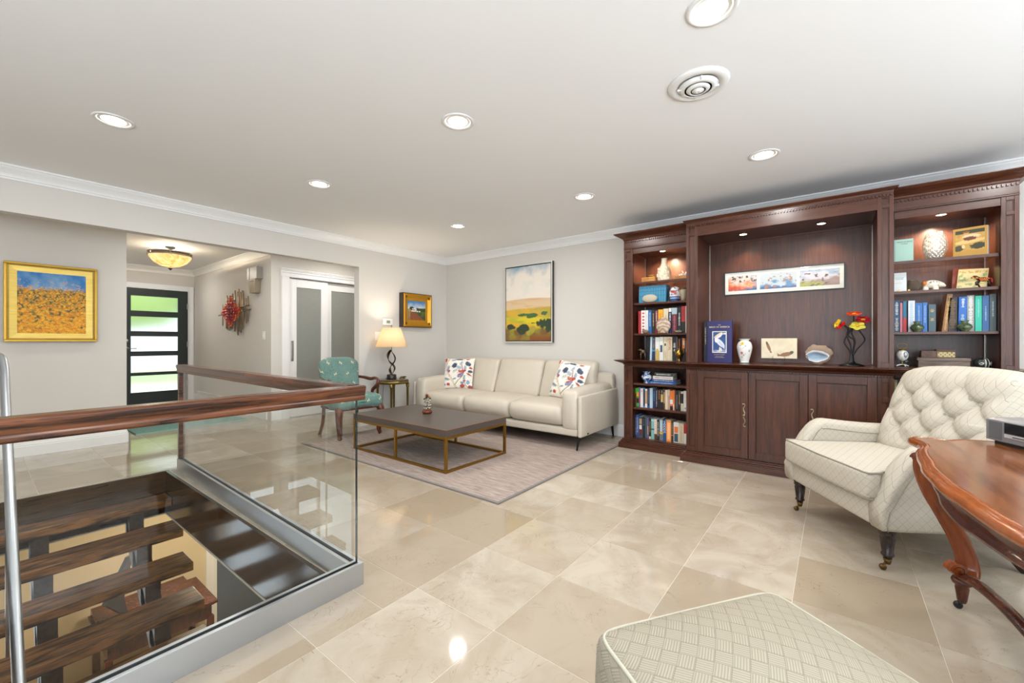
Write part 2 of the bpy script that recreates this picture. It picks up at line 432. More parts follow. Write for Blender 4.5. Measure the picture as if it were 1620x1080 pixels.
# walls
struct('wall_back', MB().box(4.7, 4.82, -2.72, 6.4, 0, CZ), M_wall)
struct('wall_left', MB().box(3.13, 4.7, 4.96, 5.07, 0, CZ), M_wall)
struct('trim_1', MB().box(-2.8, 3.13, 4.96, 5.07, 2.105, CZ), M_wall)          # dropped header above the hall opening
struct('wall_hall_picture', MB().box(-2.8, 1.065, 6.25, 6.37, 0, CZ), M_wall)
struct('wall_foyer_left', MB().box(.96, 1.065, 6.37, 9.6, 0, CZ), M_wall)
struct('wall_foyer_right', MB().box(2.595, 2.70, 6.40, 9.6, 0, CZ), M_wall)
struct('wall_hall_right', MB().box(2.595, 2.83, 6.3, 6.4, 0, CZ).box(4.15, 4.7, 6.3, 6.4, 0, CZ).box(2.83, 4.15, 6.3, 6.4, 2.06, CZ), M_wall)
struct('wall_closet', MB().box(2.7, 4.7, 7.0, 7.05, 0, CZ), plain('closet_dark', '#4a4742', .8))
struct('wall_front', MB().box(.9, 1.56, 9.6, 9.72, 0, CZ).box(2.49, 2.75, 9.6, 9.72, 0, CZ).box(1.56, 2.49, 9.6, 9.72, 2.06, CZ), M_wall)
# rear walls with windows
def wallwin(name, axis, pos, lo, hi, wins, z0, z1, d):
    mb = MB(); e = sorted(wins); cur = lo
    def bx(a, b, c, dd):
        if axis == 'x': mb.box(pos, pos+d, a, b, c, dd)
        else: mb.box(a, b, pos, pos+d, c, dd)
    for a, b in e:
        bx(cur, a, 0, CZ); bx(a, b, 0, z0); bx(a, b, z1, CZ); cur = b
    bx(cur, hi, 0, CZ); struct(name, mb, M_wall)
WA = [(-1.8, -.2), (.2, 1.8)]; WB = [(-2.0, -.4), (-.05, 1.55), (1.9, 3.5)]
wallwin('wall_rear_left', 'x', -2.92, -2.72, 6.4, WA, .7, 2.2, .12)
wallwin('wall_rear_right', 'y', -2.72, -2.92, 4.82, WB, .45, 2.15, .12)
def window(n, axis, pos, a, b, z0, z1):
    root = sroot('window_%d' % n, ((pos, (a+b)/2, z0) if axis == 'x' else ((a+b)/2, pos, z0)))
    fr = MB(); t = .05
    def bx(mb, p, q, r, s2, th=.03):
        if axis == 'x': mb.box(pos-th, pos+th, p, q, r, s2)
        else: mb.box(p, q, pos-th, pos+th, r, s2)
    bx(fr, a, b, z0, z0+t); bx(fr, a, b, z1-t, z1); bx(fr, a, a+t, z0+t, z1-t); bx(fr, b-t, b, z0+t, z1-t)
    obj('window_frame', fr, M_trim, root, ws=True)
    m = (a+b)/2; mu = MB(); bx(mu, m-.02, m+.02, z0+t, z1-t, .025); obj('mullion', mu, M_trim, root, ws=True)
    for p, q in ((a+t, m-.02), (m+.02, b-t)):
        g = MB(); bx(g, p, q, z0+t, z1-t, .003); obj('pane', g, M_pane, root, ws=True)
n = 1
for a, b in WA: window(n, 'x', -2.86, a, b, .7, 2.2); n += 1
for a, b in WB: window(n, 'y', -2.66, a, b, .45, 2.15); n += 1
# crown mouldings (distance from wall, z)
def crown(s=1, z=CZ):
    pr = [(0, z), (.075, z), (.075, z-.012), (.066, z-.016), (.060, z-.026), (.040, z-.045), (.026, z-.062), (.020, z-.074), (.020, z-.082), (.012, z-.086), (.012, z-.1), (0, z-.1)]
    return [(p[0]*s, z-(z-p[1])*s) for p in pr]
struct('trim_2', MB().prism([(4.7-d, z) for d, z in crown()], 'y', -2.6, 4.96), M_trim)
struct('trim_3', MB().prism([(4.96-d, z) for d, z in crown()], 'x', -2.8, 4.7), M_trim)
struct('trim_4', MB().prism([(2.595-d, z) for d, z in crown()], 'y', 6.3, 9.6), M_trim)
struct('trim_5', MB().prism([(9.6-d, z) for d, z in crown()], 'x', 1.065, 2.595), M_trim)
struct('trim_6', MB().prism([(1.065+d, z) for d, z in crown()], 'y', 6.25, 9.6), M_trim)
base = [(0, 0), (.016, 0), (.016, .095), (.013, .102), (.013, .112), (.008, .122), (.005, .135), (0, .14)]
struct('baseboard_back', MB().prism([(4.7-d, z) for d, z in base], 'y', 1.83, 4.96), M_trim)
struct('baseboard_left', MB().prism([(4.96-d, z) for d, z in base], 'x', 3.13, 4.7), M_trim)
struct('baseboard_hall', MB().prism([(6.25-d, z) for d, z in base], 'x', -2.8, 1.065), M_trim)
struct('baseboard_foyer_right', MB().prism([(2.595-d, z) for d, z in base], 'y', 6.42, 9.6).box(2.583, 2.595, 6.9, 9.4, .14, .20).box(2.575, 2.583, 6.9, 9.4, .185, .20), M_trim)
struct('baseboard_foyer_left', MB().prism([(1.065+d, z) for d, z in base], 'y', 6.25, 9.6), M_trim)
struct('baseboard_foyer_front', MB().prism([(9.6-d, z) for d, z in base], 'x', 1.065, 1.48), M_trim)
struct('baseboard_hall_right', MB().prism([(6.3-d, z) for d, z in base], 'x', 2.595, 2.74), M_trim)
# ---- front door (door_1)
M_doorb = plain('black_green_door_paint', '#1f2725', .35)
def frosted(name, col, tr=.9, rough=.35):
    t = NT(name); t.b.inputs['Base Color'].default_value = rgba(col); t.set(rough); t.b.inputs['Transmission Weight'].default_value = tr; t.set(IOR=1.1)
    wv = t.new('TexWave'); wv.inputs['Scale'].default_value = 30; t.link(t.coord(), wv.inputs[0]); t.bump(wv.outputs[1], .3, .002); return t.m
M_frost = frosted('ribbed_frosted_glass', '#f4f8f4')
d1 = sroot('door_1', (2.02, 9.6, 0))
DX0, DX1 = 1.575, 2.477
rows = [(1.655, 1.915), (1.30, 1.555), (.95, 1.21), (.58, .865), (.235, .525)]
dm = MB().box(DX0, 1.68, 9.545, 9.59, .01, 2.05).box(2.33, DX1, 9.545, 9.59, .01, 2.05)
zc = .01
for a, b in rows[::-1]: dm.box(1.68, 2.33, 9.545, 9.59, zc, a); zc = b
dm.box(1.68, 2.33, 9.545, 9.59, zc, 2.05)
obj('door_leaf', dm, M_doorb, d1, ws=True)
for a, b in rows: obj('pane', MB().box(1.675, 2.335, 9.562, 9.572, a-.005, b+.005), M_frost, d1, ws=True)
cs = MB()
for a, b, c, d in ((1.475, 1.56, 0, 2.145), (2.49, 2.575, 0, 2.145), (1.56, 2.49, 2.06, 2.145)): cs.box(a, b, 9.575, 9.6, c, d)
cs.box(1.56, 1.572, 9.55, 9.72, 0, 2.06).box(2.479, 2.49, 9.55, 9.72, 0, 2.06)
obj('door_casing', cs, M_trim, d1, ws=True, bevel=.004)
for z in (1.72, 1.02, .3): obj('hinge', MB().box(2.462, 2.482, 9.53, 9.546, z, z+.1), M_chrome, d1, ws=True)
obj('door_handle', MB().tube([(1.63, 9.545, 1.0), (1.63, 9.50, 1.0)], .012).tube([(1.63, 9.505, 1.0), (1.75, 9.505, 1.0)], .009).lathe([(.0, 0), (.027, 0), (.027, .01), (0, .01)], (1.63, 9.545, 1.0), 16, axis='y'), M_chrome, d1, ws=True)
obj('deadbolt', MB().lathe([(.0, 0), (.025, 0), (.022, .02), (0, .02)], (1.63, 9.545, 1.13), 16, axis='y'), M_chrome, d1, ws=True)
# ---- sliding doors (door_2)
M_frostgrey = plain('grey_frosted_glass', '#8f918c', .22)
d2 = sroot('door_2', (3.3, 6.3, 0))
cs = MB().box(2.736, 2.826, 6.272, 6.3, 0, 2.10).box(2.826, 2.842, 6.28, 6.4, 0, 2.06)
for k, (a, b, dd) in enumerate(((2.06, 2.085, .03), (2.085, 2.12, .022), (2.12, 2.15, .034), (2.15, 2.165, .045), (2.165, 2.18, .055))): cs.box(2.736-dd*.3, 4.25, 6.3-dd, 6.3, a, b)
obj('door_casing', cs, M_trim, d2, ws=True, bevel=.003)
def slider(x0, x1, gx0, gx1, y):
    f = MB().box(x0, gx0, y, y+.035, .01, 2.045).box(gx1, x1, y, y+.035, .01, 2.045).box(gx0, gx1, y, y+.035, .01, .25).box(gx0, gx1, y, y+.035, 1.925, 2.045)
    p = obj('door_panel', f, M_trim, d2, ws=True, bevel=.003)
    gm = MB().box(gx0-.004, gx1+.004, y+.012, y+.02, .246, 1.929); gm.v = [tuple(Vector(v)-wloc(d2)) for v in gm.v]
    obj('frosted_pane', gm, M_frostgrey, p)
slider(2.842, 3.44, 2.957, 3.331, 6.312); slider(3.42, 4.1, 3.519, 3.99, 6.35)
obj('door_handle', MB().box(2.872, 2.912, 6.308, 6.313, .83, 1.13).box(2.882, 2.902, 6.3, 6.308, .86, 1.10), M_chrome, d2, ws=True, bevel=.003)
# ---- stair well
fx = MB().box(WX0, WX1, WY1-.0005, WY1-.022, -.36, -.004)
struct('trim_7', fx, M_fascia)
struct('trim_8', MB().box(WX1, WX1-.022, WY0, WY1-.022, -.36, -.004), M_fascia)
struct('trim_9', MB().box(WX0, WX0+.022, WY0, WY1-.022, -.36, -.004), M_fascia)
struct('trim_10', MB().box(WX0, WX1, WY0, WY0+.022, -.36, -.004), M_fascia)
struct('trim_11', MB().box(WX1-.026, WX1-.02, WY0, WY1, -.37, -.36).box(WX0, WX1, WY1-.03, WY1-.02, -.37, -.36), plain('painted_edge', '#c9c3b4', .4))
LZ = -2.75
struct('wall_lower_back', MB().box(-.1, 4.8, 6.7, 6.8, LZ, -.36).box(-2.2, -.1, 6.7, 6.8, -.75, -.36), M_low)
window(n, 'y', 6.75, -2.2, -.1, LZ, -.75)
struct('wall_lower_right', MB().box(4.7, 4.8, -1, 6.7, LZ, -.36), M_low)
struct('wall_lower_left', MB().box(-2.3, -2.2, -1, 6.8, LZ, -.36), M_low)
struct('wall_lower_front', MB().box(-2.2, 4.8, -1.1, -1, LZ, -.36), M_low)
struct('floor_lower', MB().box(-2.3, 4.8, -1.1, 6.8, LZ-.1, LZ), plain('lower_carpet', '#c0ad8c', .9, bump=(200, .3)))
struct('trim_12', MB().box(1.93, 2.02, 6.665, 6.7, LZ, -.72).box(2.02, 2.05, 6.65, 6.7, LZ, -.72).box(2.05, 3.0, 6.665, 6.7, -.82, -.72), M_trim)
struct('door_3', MB().box(2.05, 2.9, 6.68, 6.7, LZ, -.82), plain('blue_grey_paint', '#5c6a7a', .5))
light('lower_room_fill', 'AREA', (1.6, 5.3, -.5), 40, (1, .86, .66), .5)  # unseen warm fill lights added to brighten the lower room and the treads
light('lower_room_fill', 'AREA', (.2, 1.0, -.5), 25, (1, .86, .66), .5)
# outdoors beyond the front door
gr = thing('lawn', 'green lawn outside seen through the frosted front door', 'lawn', (2, 13.5, -.15))
t = NT('grass'); t.link(t.ramp(t.noise(t.coord(), 3, 5), [(.3, '#8fa668'), (.7, '#b9cc8e')]), t.b.inputs['Base Color']); t.set(.9)
gm = MB().box(-12, 16, 15, 27, -.2, -.12); gl = obj('ground', gm, t.m, gr, ws=True)
obj('walkway', MB().box(-3, 7, 9.75, 15, -.2, -.11), plain('pale_concrete', '#d9d6cf', .8), gr, ws=True)
hd = MB(); random.seed(3)
for k in range(80):
    x_ = random.uniform(-10, 12); z_ = random.uniform(2.2, 6.5)**1.0; hd.sphere((x_, 22+random.uniform(-.8, .8), z_), random.uniform(.5, 1.05), 8, 6)
for x_ in (-7, -3.5, 0, 3.1, 6.3, 9.5): hd.tube([(x_, 22, -.2), (x_+.1, 22, 3)], [.16, .12], 8)
tag(obj('tree_row', hd, plain('tree_leaves', '#a3bd62', .8, bump=(8, .6))), 'row of leafy trees blurred behind the front door glass', 'trees', kind='stuff')
# ================================================================== BALUSTRADE
P0 = Vector((1.083, 1.748, 0)); P1 = Vector((1.130, 4.52, 0)); ang = math.atan2(P1.x-P0.x, P1.y-P0.y); LEN = (P1-P0).length
bal = thing('balustrade', 'frameless glass balustrade with walnut handrail around the stair opening', 'railing', (P0.x, P0.y, 0))
rh = [(.030, .922), (.0365, .915), (.0360, .905), (.0275, .876), (.0305, .871), (.0300, .860), (.024, .854)]
rp = rh+[(-x_, z_) for x_, z_ in rh[::-1]]; rp = [(a, b-.004) for a, b in rp]
obj('handrail', MB().prism([(b_, z_) for b_, z_ in rp], 'x', -2.4, .034), M_rail, bal, bevel=.0012)
r2 = MB().prism([(x, z) for x, z in rp], 'y', -.0, LEN+.03); r2.xf(Matrix.Rotation(-ang, 4, 'Z'))
obj('handrail', r2, M_oakx, bal, bevel=.0012)
gA = MB().box(-2.4, .006, -.006, .006, .03, .87); gp = obj('glass_panel', gA, M_glass, bal)
obj('glass_edge', MB().box(.0055, .0085, -.006, .006, .10, .86), M_glassedge, gp)
gB = MB().box(-.006, .006, .02, LEN, .03, .87).xf(Matrix.Rotation(-ang, 4, 'Z')); obj('glass_panel', gB, M_glass, bal)
pst = MB().box(-.022, .022, LEN-.005, LEN+.025, .095, .87).xf(Matrix.Rotation(-ang, 4, 'Z')); obj('end_post', pst, M_rail, bal, bevel=.003)
cu = MB().box(-2.4, .027, -.027, -.010, 0, .10).box(-2.4, .01, .010, .027, 0, .10).box(-2.4, .01, -.010, .010, 0, .03)
obj('base_shoe', cu, M_steel, bal, bevel=.0012)
obj('gasket', MB().box(-2.4, .009, -.0098, -.0062, .03, .1005).box(-2.4, .009, .0062, .0098, .03, .1005), M_black, bal)
cu = MB().box(.010, .027, -.010, LEN+.03, 0, .10).box(-.027, -.010, .027, LEN+.03, 0, .10).box(-.01, .01, .027, LEN+.03, 0, .03).box(-.01, .01, LEN+.026, LEN+.03, .03, .1).xf(Matrix.Rotation(-ang, 4, 'Z'))
obj('base_shoe', cu, M_steel, bal, bevel=.0012)
# ---- open-riser stair
st = thing('staircase', 'open-riser stair with thick dark oak treads going down to the lower level', 'staircase', (.56, 4.4, 0))
tm = MB().box(-.485, .487, -.0, .262, -.066, 0)
for k in range(1, 13):
    z = -.19*k; y = 4.395-.25*(k-1)
    if y < WY0-.6: break
    if k == 1: t0 = obj('tread', MB().box(-.485, .47, 0, .19, -.066, 0), M_oak, st, bevel=.004); t0.location = (0, y-4.4, z)
    elif k == 2: t2 = obj('tread', tm, M_oak, st, bevel=.004); t2.location = (0, y-4.4, z)
    else:
        c = t2.copy(); C.objects.link(c); c.location = (0, y-4.4, z)
for xs_ in (-.26, .26):
    pl = [(.13, -.36), (.13, -.19), (-2.9, -2.44), (-2.9, -2.7), (-2.75, -2.70)]
    s_ = MB().prism([(y_, z_-.10) for y_, z_ in [(.15, -.22), (.15, -.42), (-2.84, -2.64), (-3.04, -2.64), (-3.04, -2.60)]], 'x', xs_-.045, xs_+.045)
    for k in range(1, 12):
        y = -.25*(k-1)+.06
        s_.box(xs_-.045, xs_+.045, y, y+.13, -.19*k-.26, -.19*k-.066)
    obj('stringer', s_, M_string, st)
# stair handrail
path = spline([(.36, 4.52, 1.02), (.28, 4.5, 1.04), (.165, 4.44, 1.035), (.1345, 4.33, .985), (.1345, 4.15, .80), (.1345, 3.4, .06), (.1345, 2.6, -.74), (.1345, 1.9, -1.42)], 8)
path = [Vector((-.02, 4.45, 1.02))] + [Vector((.06, 4.43, 1.03))] + path[16:]
hr = thing('stair_handrail', 'round stainless steel handrail descending along the left of the stair', 'handrail', (.1345, 3, 0))
obj('rail_tube', MB().tube([tuple(p-Vector((.1345, 3, 0))) for p in spline([(-.05, 4.42, 1.02), (.04, 4.42, 1.035), (.115, 4.38, 1.025), (.1345, 4.30, .955), (.1345, 4.1, .76), (.1345, 3.4, .06), (.1345, 2.6, -.74), (.1345, 1.9, -1.42)], 8)], .0215, 14), M_steel, hr)
for yy_, zz_ in ((3.9, .56), (2.9, -.44), (2.1, -1.23)):
    tt = -.19*math.ceil((4.65-yy_)/.25)
    obj('baluster', MB().tube([(0, yy_-3, zz_), (0, yy_-3, tt)], .009, 8), M_steel, hr)
# desk and monitor in the lower room
lo = thing('lower_desk', 'reddish wooden desk in the room below, seen through the stair opening', 'desk', (1.3, 6.2, LZ))
obj('desk_top', MB().box(-.5, .5, -.4, .4, .77, .80).box(-.47, .47, -.37, .37, .75, .77), M_deskd, lo, bevel=.004)
obj('upper_tray', MB().box(-.48, .36, -.1, .38, .80, .88), M_deskd, lo, bevel=.004)
obj('apron', MB().box(-.45, .45, -.35, .35, .60, .75), M_deskd, lo)
for a in (-1, 1):
    for b in (-1, 1): obj('leg', MB().box(a*.44-.03, a*.44+.03, b*.34-.03, b*.34+.03, 0, .62), M_deskd, lo)
mo = thing('music_stand', 'black folded stand on the desk in the room below', 'stand', (1.05, 6.15, LZ+.88), .6)
obj('panel', MB().prism([(-.25, .25), (.0, .62), (.05, .62), (-.05, .2)], 'y', -.02, .02).prism([(-.25, .25), (-.05, .2), (.0, .0), (-.03, .0)], 'y', -.02, .02), plain('charcoal_panel', '#3a3a3a', .5), mo)
# ================================================================== RUG, COFFEE TABLE
rug = thing('area_rug', 'large striated taupe wool rug under the coffee table and sofa', 'rug', (3.24, 3.22, 0))
obj('rug_pile', MB().rbox((0, 0, .006), (2.02, 2.76, .012), .005, (2, 2, 1)), M_rug, rug)
obj('rug_binding', MB().box(-1.03, -1.005, -1.40, 1.40, 0, .011).box(1.005, 1.03, -1.40, 1.40, 0, .011).box(-1.005, 1.005, -1.40, -1.375, 0, .011).box(-1.005, 1.005, 1.375, 1.40, 0, .011), M_rugb, rug, bevel=.003)
RZ = .012
ct = thing('coffee_table', 'low rectangular coffee table with charcoal top and brass tube frame', 'coffee table', (2.83, 3.255, RZ))
hx, hy = .405, .69
def shag():
    t = NT('charcoal_shagreen'); n = t.noise(t.coord(), 260, 3); b = t.noise(t.coord(), 2.5, 3)
    t.link(t.mix(b, '#423a35', '#564d46'), t.b.inputs['Base Color']); t.bump(n, .25, .001); t.set(.38); return t.m
top = obj('tabletop', MB().box(-hx, hx, -hy, hy, .305, .362), shag(), ct, bevel=.002)
M_copper = plain('copper_edge', '#a8622c', .4, .6)
e = MB()
for a, b, c, d in ((-hx-.0008, hx+.0008, -hy-.0008, -hy+.0015), (-hx-.0008, hx+.0008, hy-.0015, hy+.0008), (-hx-.0008, -hx+.0015, -hy, hy), (hx-.0015, hx+.0008, -hy, hy)): e.box(a, b, c, d, .3600, .3628)
obj('edge_banding', e, M_copper, top)
M_brz = plain('brushed_bronze', '#9a7433', .35, .9)
q = .011
def leg(x, y): return obj('leg', MB().box(x-q, x+q, y-q, y+q, .022, .283), M_brz, ct)
for x in (-hx+q, hx-q):
    for y in (-hy+q, 0, hy-q): leg(x, y)
for z, nm in ((.283, 'upper_frame'), (0, 'lower_frame')):
    obj(nm, MB().box(-hx, hx, -hy, -hy+2*q, z, z+2*q).box(-hx, hx, hy-2*q, hy, z, z+2*q).box(-hx, -hx+2*q, -hy+2*q, hy-2*q, z, z+2*q).box(hx-2*q, hx, -hy+2*q, hy-2*q, z, z+2*q), M_brz, ct)
dk = thing('cork_picks_stand', 'small round wooden base holding silver figurine picks on the coffee table', 'ornament', (2.895, 3.34, RZ+.3625))
M_burl = wood('burl_wood', '#3a140a', '#8a4524', (40, 40, 40), .15)
obj('stand_base', MB().lathe([(0, 0), (.040, 0), (.050, .008), (.053, .02), (.048, .034), (.034, .042), (0, .042)], seg=28), M_burl, dk)
M_silver = plain('silver', '#c9c6bb', .2, 1)
random.seed(5); cols = [('#24272b', .012), ('#5b3016', .016), ('#20242a', .010), ('#2a2522', .011), ('#b07a2a', .011), ('#3c2a1e', .010)]
for k in range(6):
    a = 2*PI*k/6+.5; r = .030 if k != 1 else .004
    x, y = r*math.cos(a), r*math.sin(a); hh = [.12, .135, .10, .115, .125, .105][k]
    pk = obj('figurine_pick', MB().tube([(x, y, .04), (x, y, .04+hh)], .0028, 8).sphere((x, y, .055), .010, 10, 6).sphere((x, y, .085), (.013, .010, .010), 10, 6).tube([(x-.016, y, .105), (x, y, .095), (x+.016, y, .108)], .003, 6).sphere((x, y, .118), (.008, .007, .010), 8, 6), M_silver, dk)
    obj('stopper_head', MB().sphere((x, y, .05+hh), cols[k][1], 12, 8), plain('bead%d' % k, cols[k][0], .3), pk)
# ================================================================== SOFA  (local: x right->-Y world)
sofa = thing('sofa', 'three-seat cream leather sofa on slim black legs against the back wall', 'sofa', (4.2, 3.315, 0))
Y0, Y1 = -1.305, 1.305     # local y (world y - 3.315)
def lean(o, t): return o
obj('base_frame', MB().rbox((-.02, 0, .185), (.83, 2.50, .08), .02, (2, 6, 1)), M_leather, sofa)
obj('back_panel', MB().rbox((.415, 0, .45), (.09, 2.56, .60), .035, (2, 8, 3)), M_leather, sofa)
for sgn in (-1, 1):
    obj('side_panel', MB().rbox((-.005, sgn*1.285, .357), (.90, .045, .425), .02, (6, 1, 4), (0, .006, 0), fn=lambda o, t: [o[0], o[1], o[2]+(.006*t[0] if t[2] > 0 else 0)]), M_leather, sofa)
    def armfn(o, t, sgn=sgn):
        return [o[0]-(.012*math.cos(t[2]*1.5)*(1 if t[0] < -.9 else 0)), o[1], o[2]+(.012*t[0] if t[2] > 0 else 0)]
    obj('arm_pad', MB().rbox((-.01, sgn*1.165, .415), (.87, .195, .425), .05, (8, 3, 6), (.012, .008, .014), fn=armfn), M_leather, sofa)
for k in range(3):
    cy = (k-1)*.722
    def seatfn(o, t, k=k):
        # front edge rolls down
        z = o[2]
        return [o[0]+(.045*max(0, -t[2])**1.5 if t[0] < -.5 else 0), o[1], z]
    obj('seat_cushion', MB().rbox((-.13, cy, .335), (.66, .718, .215), .065, (8, 8, 4), (.022, .0, .028), fn=seatfn), M_leather, sofa)
for k in range(3):
    cy = (k-1)*.735
    def bkfn(o, t):
        return [o[0]+.17*(o[2]/.5), o[1]*(1-.015*(t[2] > 0)), o[2]]
    obj('back_cushion', MB().rbox((.295, cy, .645), (.14, .733, .475), .05, (4, 8, 8), (.030, 0, .008), fn=bkfn), M_leather, sofa)
for x, y, dx in ((-.40, Y0+.05, -.05), (-.40, Y1-.05, -.05), (.39, Y0+.05, .045), (.39, Y1-.05, .045)):
    obj('leg', MB().tube([(x, y, .155), (x+dx*.1, y, .15), (x+dx, y, RZ if dx < 0 else 0)], [.030, .020, .009], 4), M_black, sofa)
obj('maker_tag', MB().box(-.33, -.30, Y0-.010, Y0-.0065, .165, .177), M_black, sofa)
# cushions
def floral(u, v):
    nx_ = u*6; ny_ = v*6; base = np.broadcast_to(L('#eee9e0'), u.shape+(3,)).copy()
    rng = random.Random(11)
    def blob(c, cx, cy, rx, ry, rot=0, soft=.15):
        x = (u-cx)*math.cos(rot)+(v-cy)*math.sin(rot); y = -(u-cx)*math.sin(rot)+(v-cy)*math.cos(rot)
        d = (x/rx/1.2)**2+(y/ry/1.25)**2+(fbm(u*25, v*25, 3)-.5)*1.6
        return blend(base, L(c), (1.1-d)/soft)
    def stroke(c, pts, wd):
        nonlocal base
        P = spl2(pts, 10)
        d = np.full(u.shape, 9.)
        for (a, b), (c2, d2) in zip(P[:-1], P[1:]):
            dx, dy = c2-a, d2-b; l2 = dx*dx+dy*dy+1e-9
            t = np.clip(((u-a)*dx+(v-b)*dy)/l2, 0, 1); d = np.minimum(d, np.hypot(u-a-t*dx, v-b-t*dy))
        base = blend(base, L(c), (wd-d)/(wd*.4))
    for c, wd in (('#8a7448', .028), ('#e6d9bd', .018)):
        stroke(c, [(.18, 1), (.10, .8), (.13, .6), (.2, .45), (.32, .3), (.45, .08), (.5, 0)], wd)
        stroke(c, [(.32, .3), (.2, .24), (.06, .28)], wd*.6)
    for c, wd in (('#8a7448', .014),):
        stroke(c, [(.45, .1), (.55, .25), (.68, .38), (.72, .5)], wd); stroke(c, [(.9, .02), (.8, .12), (.76, .3)], wd)
    stroke('#b5483c', [(.7, .45), (.66, .65), (.6, .82)], .016); stroke('#b5483c', [(.7, .52), (.78, .68)], .014)
    for c, x, y, rx, ry, r in (('#44546a', .38, .74, .09, .06, .5), ('#44546a', .83, .8, .085, .055, -.6), ('#a7b9c4', .54, .68, .08, .04, -.2), ('#a7b9c4', .6, .82, .06, .035, 1.2), ('#9fb0c0', .75, .66, .035, .07, 0), ('#b5483c', .68, .55, .10, .035, .2), ('#8b8cab', .62, .42, .10, .05, .5), ('#b85b50', .58, .45, .05, .02, .3), ('#44546a', .92, .55, .05, .04, 0), ('#b5483c', .92, .66, .045, .03, 0), ('#a84a48', .9, .45, .08, .02, -.5), ('#8f9ab8', .17, .62, .03, .09, -.2), ('#a84a48', .2, .55, .03, .04, 0), ('#b5483c', .05, .92, .035, .05, 0), ('#7c93ab', .13, .3, .08, .025, -.2), ('#b5483c', .22, .12, .045, .04, 0), ('#b85b50', .7, .08, .07, .05, 0), ('#6c93b8', .7, .17, .05, .03, 0), ('#b5483c', .76, .24, .04, .025, .2), ('#a84a48', .95, .06, .05, .05, 0), ('#8aa6c4', .88, .2, .05, .05, 0), ('#33404f', .5, .96, .1, .02, 0), ('#8fa3b0', .33, .93, .07, .02, .3), ('#b5483c', .8, .96, .06, .015, 0), ('#7f97a5', .07, .1, .05, .03, .4), ('#9aa9ad', .75, .35, .03, .07, .1), ('#7f97a5', .42, .30, .07, .02, .4)):
        base = blob(c, x, y, rx, ry, r)
    for x, y in ((.42, .58), (.47, .6), (.37, .53)):
        d = np.hypot(u-x, v-y); base = blend(base, L('#5d7f86'), 1-np.abs(d-.026)/.010)
    for x, y in ((.56, .57), (.61, .56), (.66, .52)):
        d = np.hypot(u-x, v-y); base = blend(base, L('#d9715c'), (.032-d)/.008); base = blend(base, L('#3a3a4a'), 1-np.abs(d-.032)/.006)
    for k in range(150):
        x, y = rng.random(), rng.random(); c = rng.choice(['#8d7f5e', '#7a95a8', '#a85a50', '#55657a', '#9aa58f'])
        d = (np.abs(u-x)*rng.uniform(.5, 1.6)+np.abs(v-y))+(fbm(u*40, v*40, k)-.5)*.02
        base = blend(base, L(c), (.012-d)/.006)
    return base
def cushion(label, loc, rot, seed=0, flip=False, w=.45):
    n = 72; u, v = np.meshgrid(np.linspace(0, 1, n+1), np.linspace(0, 1, n+1)); col = floral(1-u if flip else u, v)
    mb = MB(); cols = []
    for side in (1, -1):
        vs = []
        for j in range(n+1):
            for i in range(n+1):
                a, b = 2*i/n-1, 2*j/n-1
                th = .062*max(0, (1-a**4)*(1-b**4))**.55*(1+.04*math.sin(a*9+b*4))
                pin = 1-.045*(1-abs(a))*0-.05*(1-b*b)*abs(a)**3*.0
                x = a*w/2*(1-.045*(1-b*b)); z = b*w/2*(1-.045*(1-a*a))
                vs.append((x, -side*th, z+w/2))
        fs = [(j*(n+1)+i, j*(n+1)+i+1, (j+1)*(n+1)+i+1, (j+1)*(n+1)+i) for j in range(n) for i in range(n)]
        if side < 0: fs = [f[::-1] for f in fs]
        mb.add(vs, fs, 0, True); cols.append(col.reshape(-1, 3))
    mb.col = np.concatenate(cols)
    o = obj('throw_pillow', mb, vcol('floral_cotton', .8), loc=loc); o.rotation_mode = 'XYZ'; o.rotation_euler = rot
    return tag(o, label, 'cushion', None)
cushion('floral square cushion at the left end of the sofa nearest the table lamp', (4.20, 4.215, .447), (math.radians(-17), 0, math.radians(-66)))
cushion('floral square cushion leaning on the right arm of the sofa', (4.18, 2.475, .452), (math.radians(-19), math.radians(8), math.radians(-100)), w=.45)
# ================================================================== SIDE TABLE + LAMP
SX, SY = 3.47, 4.70
sd = thing('side_table', 'small round brass and glass side table beside the sofa', 'side table', (SX, SY, 0), .35)
M_abr = plain('aged_brass', '#7d6a38', .3, .9)
obj('tabletop', MB().lathe([(0, .600), (.200, .600), (.205, .606), (.200, .612), (0, .612)], seg=36), plain('smoked_marble_top', '#54473a', .08), sd)
obj('rim', MB().lathe([(.196, .560), (.212, .560), (.212, .598), (.196, .598), (.196, .560)], seg=36), M_abr, sd)
for k in range(4):
    a = PI/2*k+.5; x, y = .195*math.cos(a), .195*math.sin(a)
    obj('leg', MB().lathe([(0, 0), (.012, 0), (.016, .012), (.010, .03), (.013, .25), (.016, .50), (.022, .515), (.022, .56), (0, .56)], (x, y, 0), 14), M_abr, sd)
obj('lower_ring', MB().lathe([(.186, .18), (.196, .18), (.196, .196), (.186, .196), (.186, .18)], seg=32), M_abr, sd)
LX, LY = 3.445, 4.69
lp = thing('table_lamp', 'lit table lamp with cream shade on a twisted bronze leaf base', 'lamp', (LX, LY, .6125))
M_bronze = plain('dark_bronze', '#4a4032', .3, .9)
obj('lamp_base', MB().lathe([(0, 0), (.062, 0), (.064, .006), (.062, .062), (.056, .068), (0, .068)], seg=28), plain('dark_lamp_base', '#231c18', .25), lp)
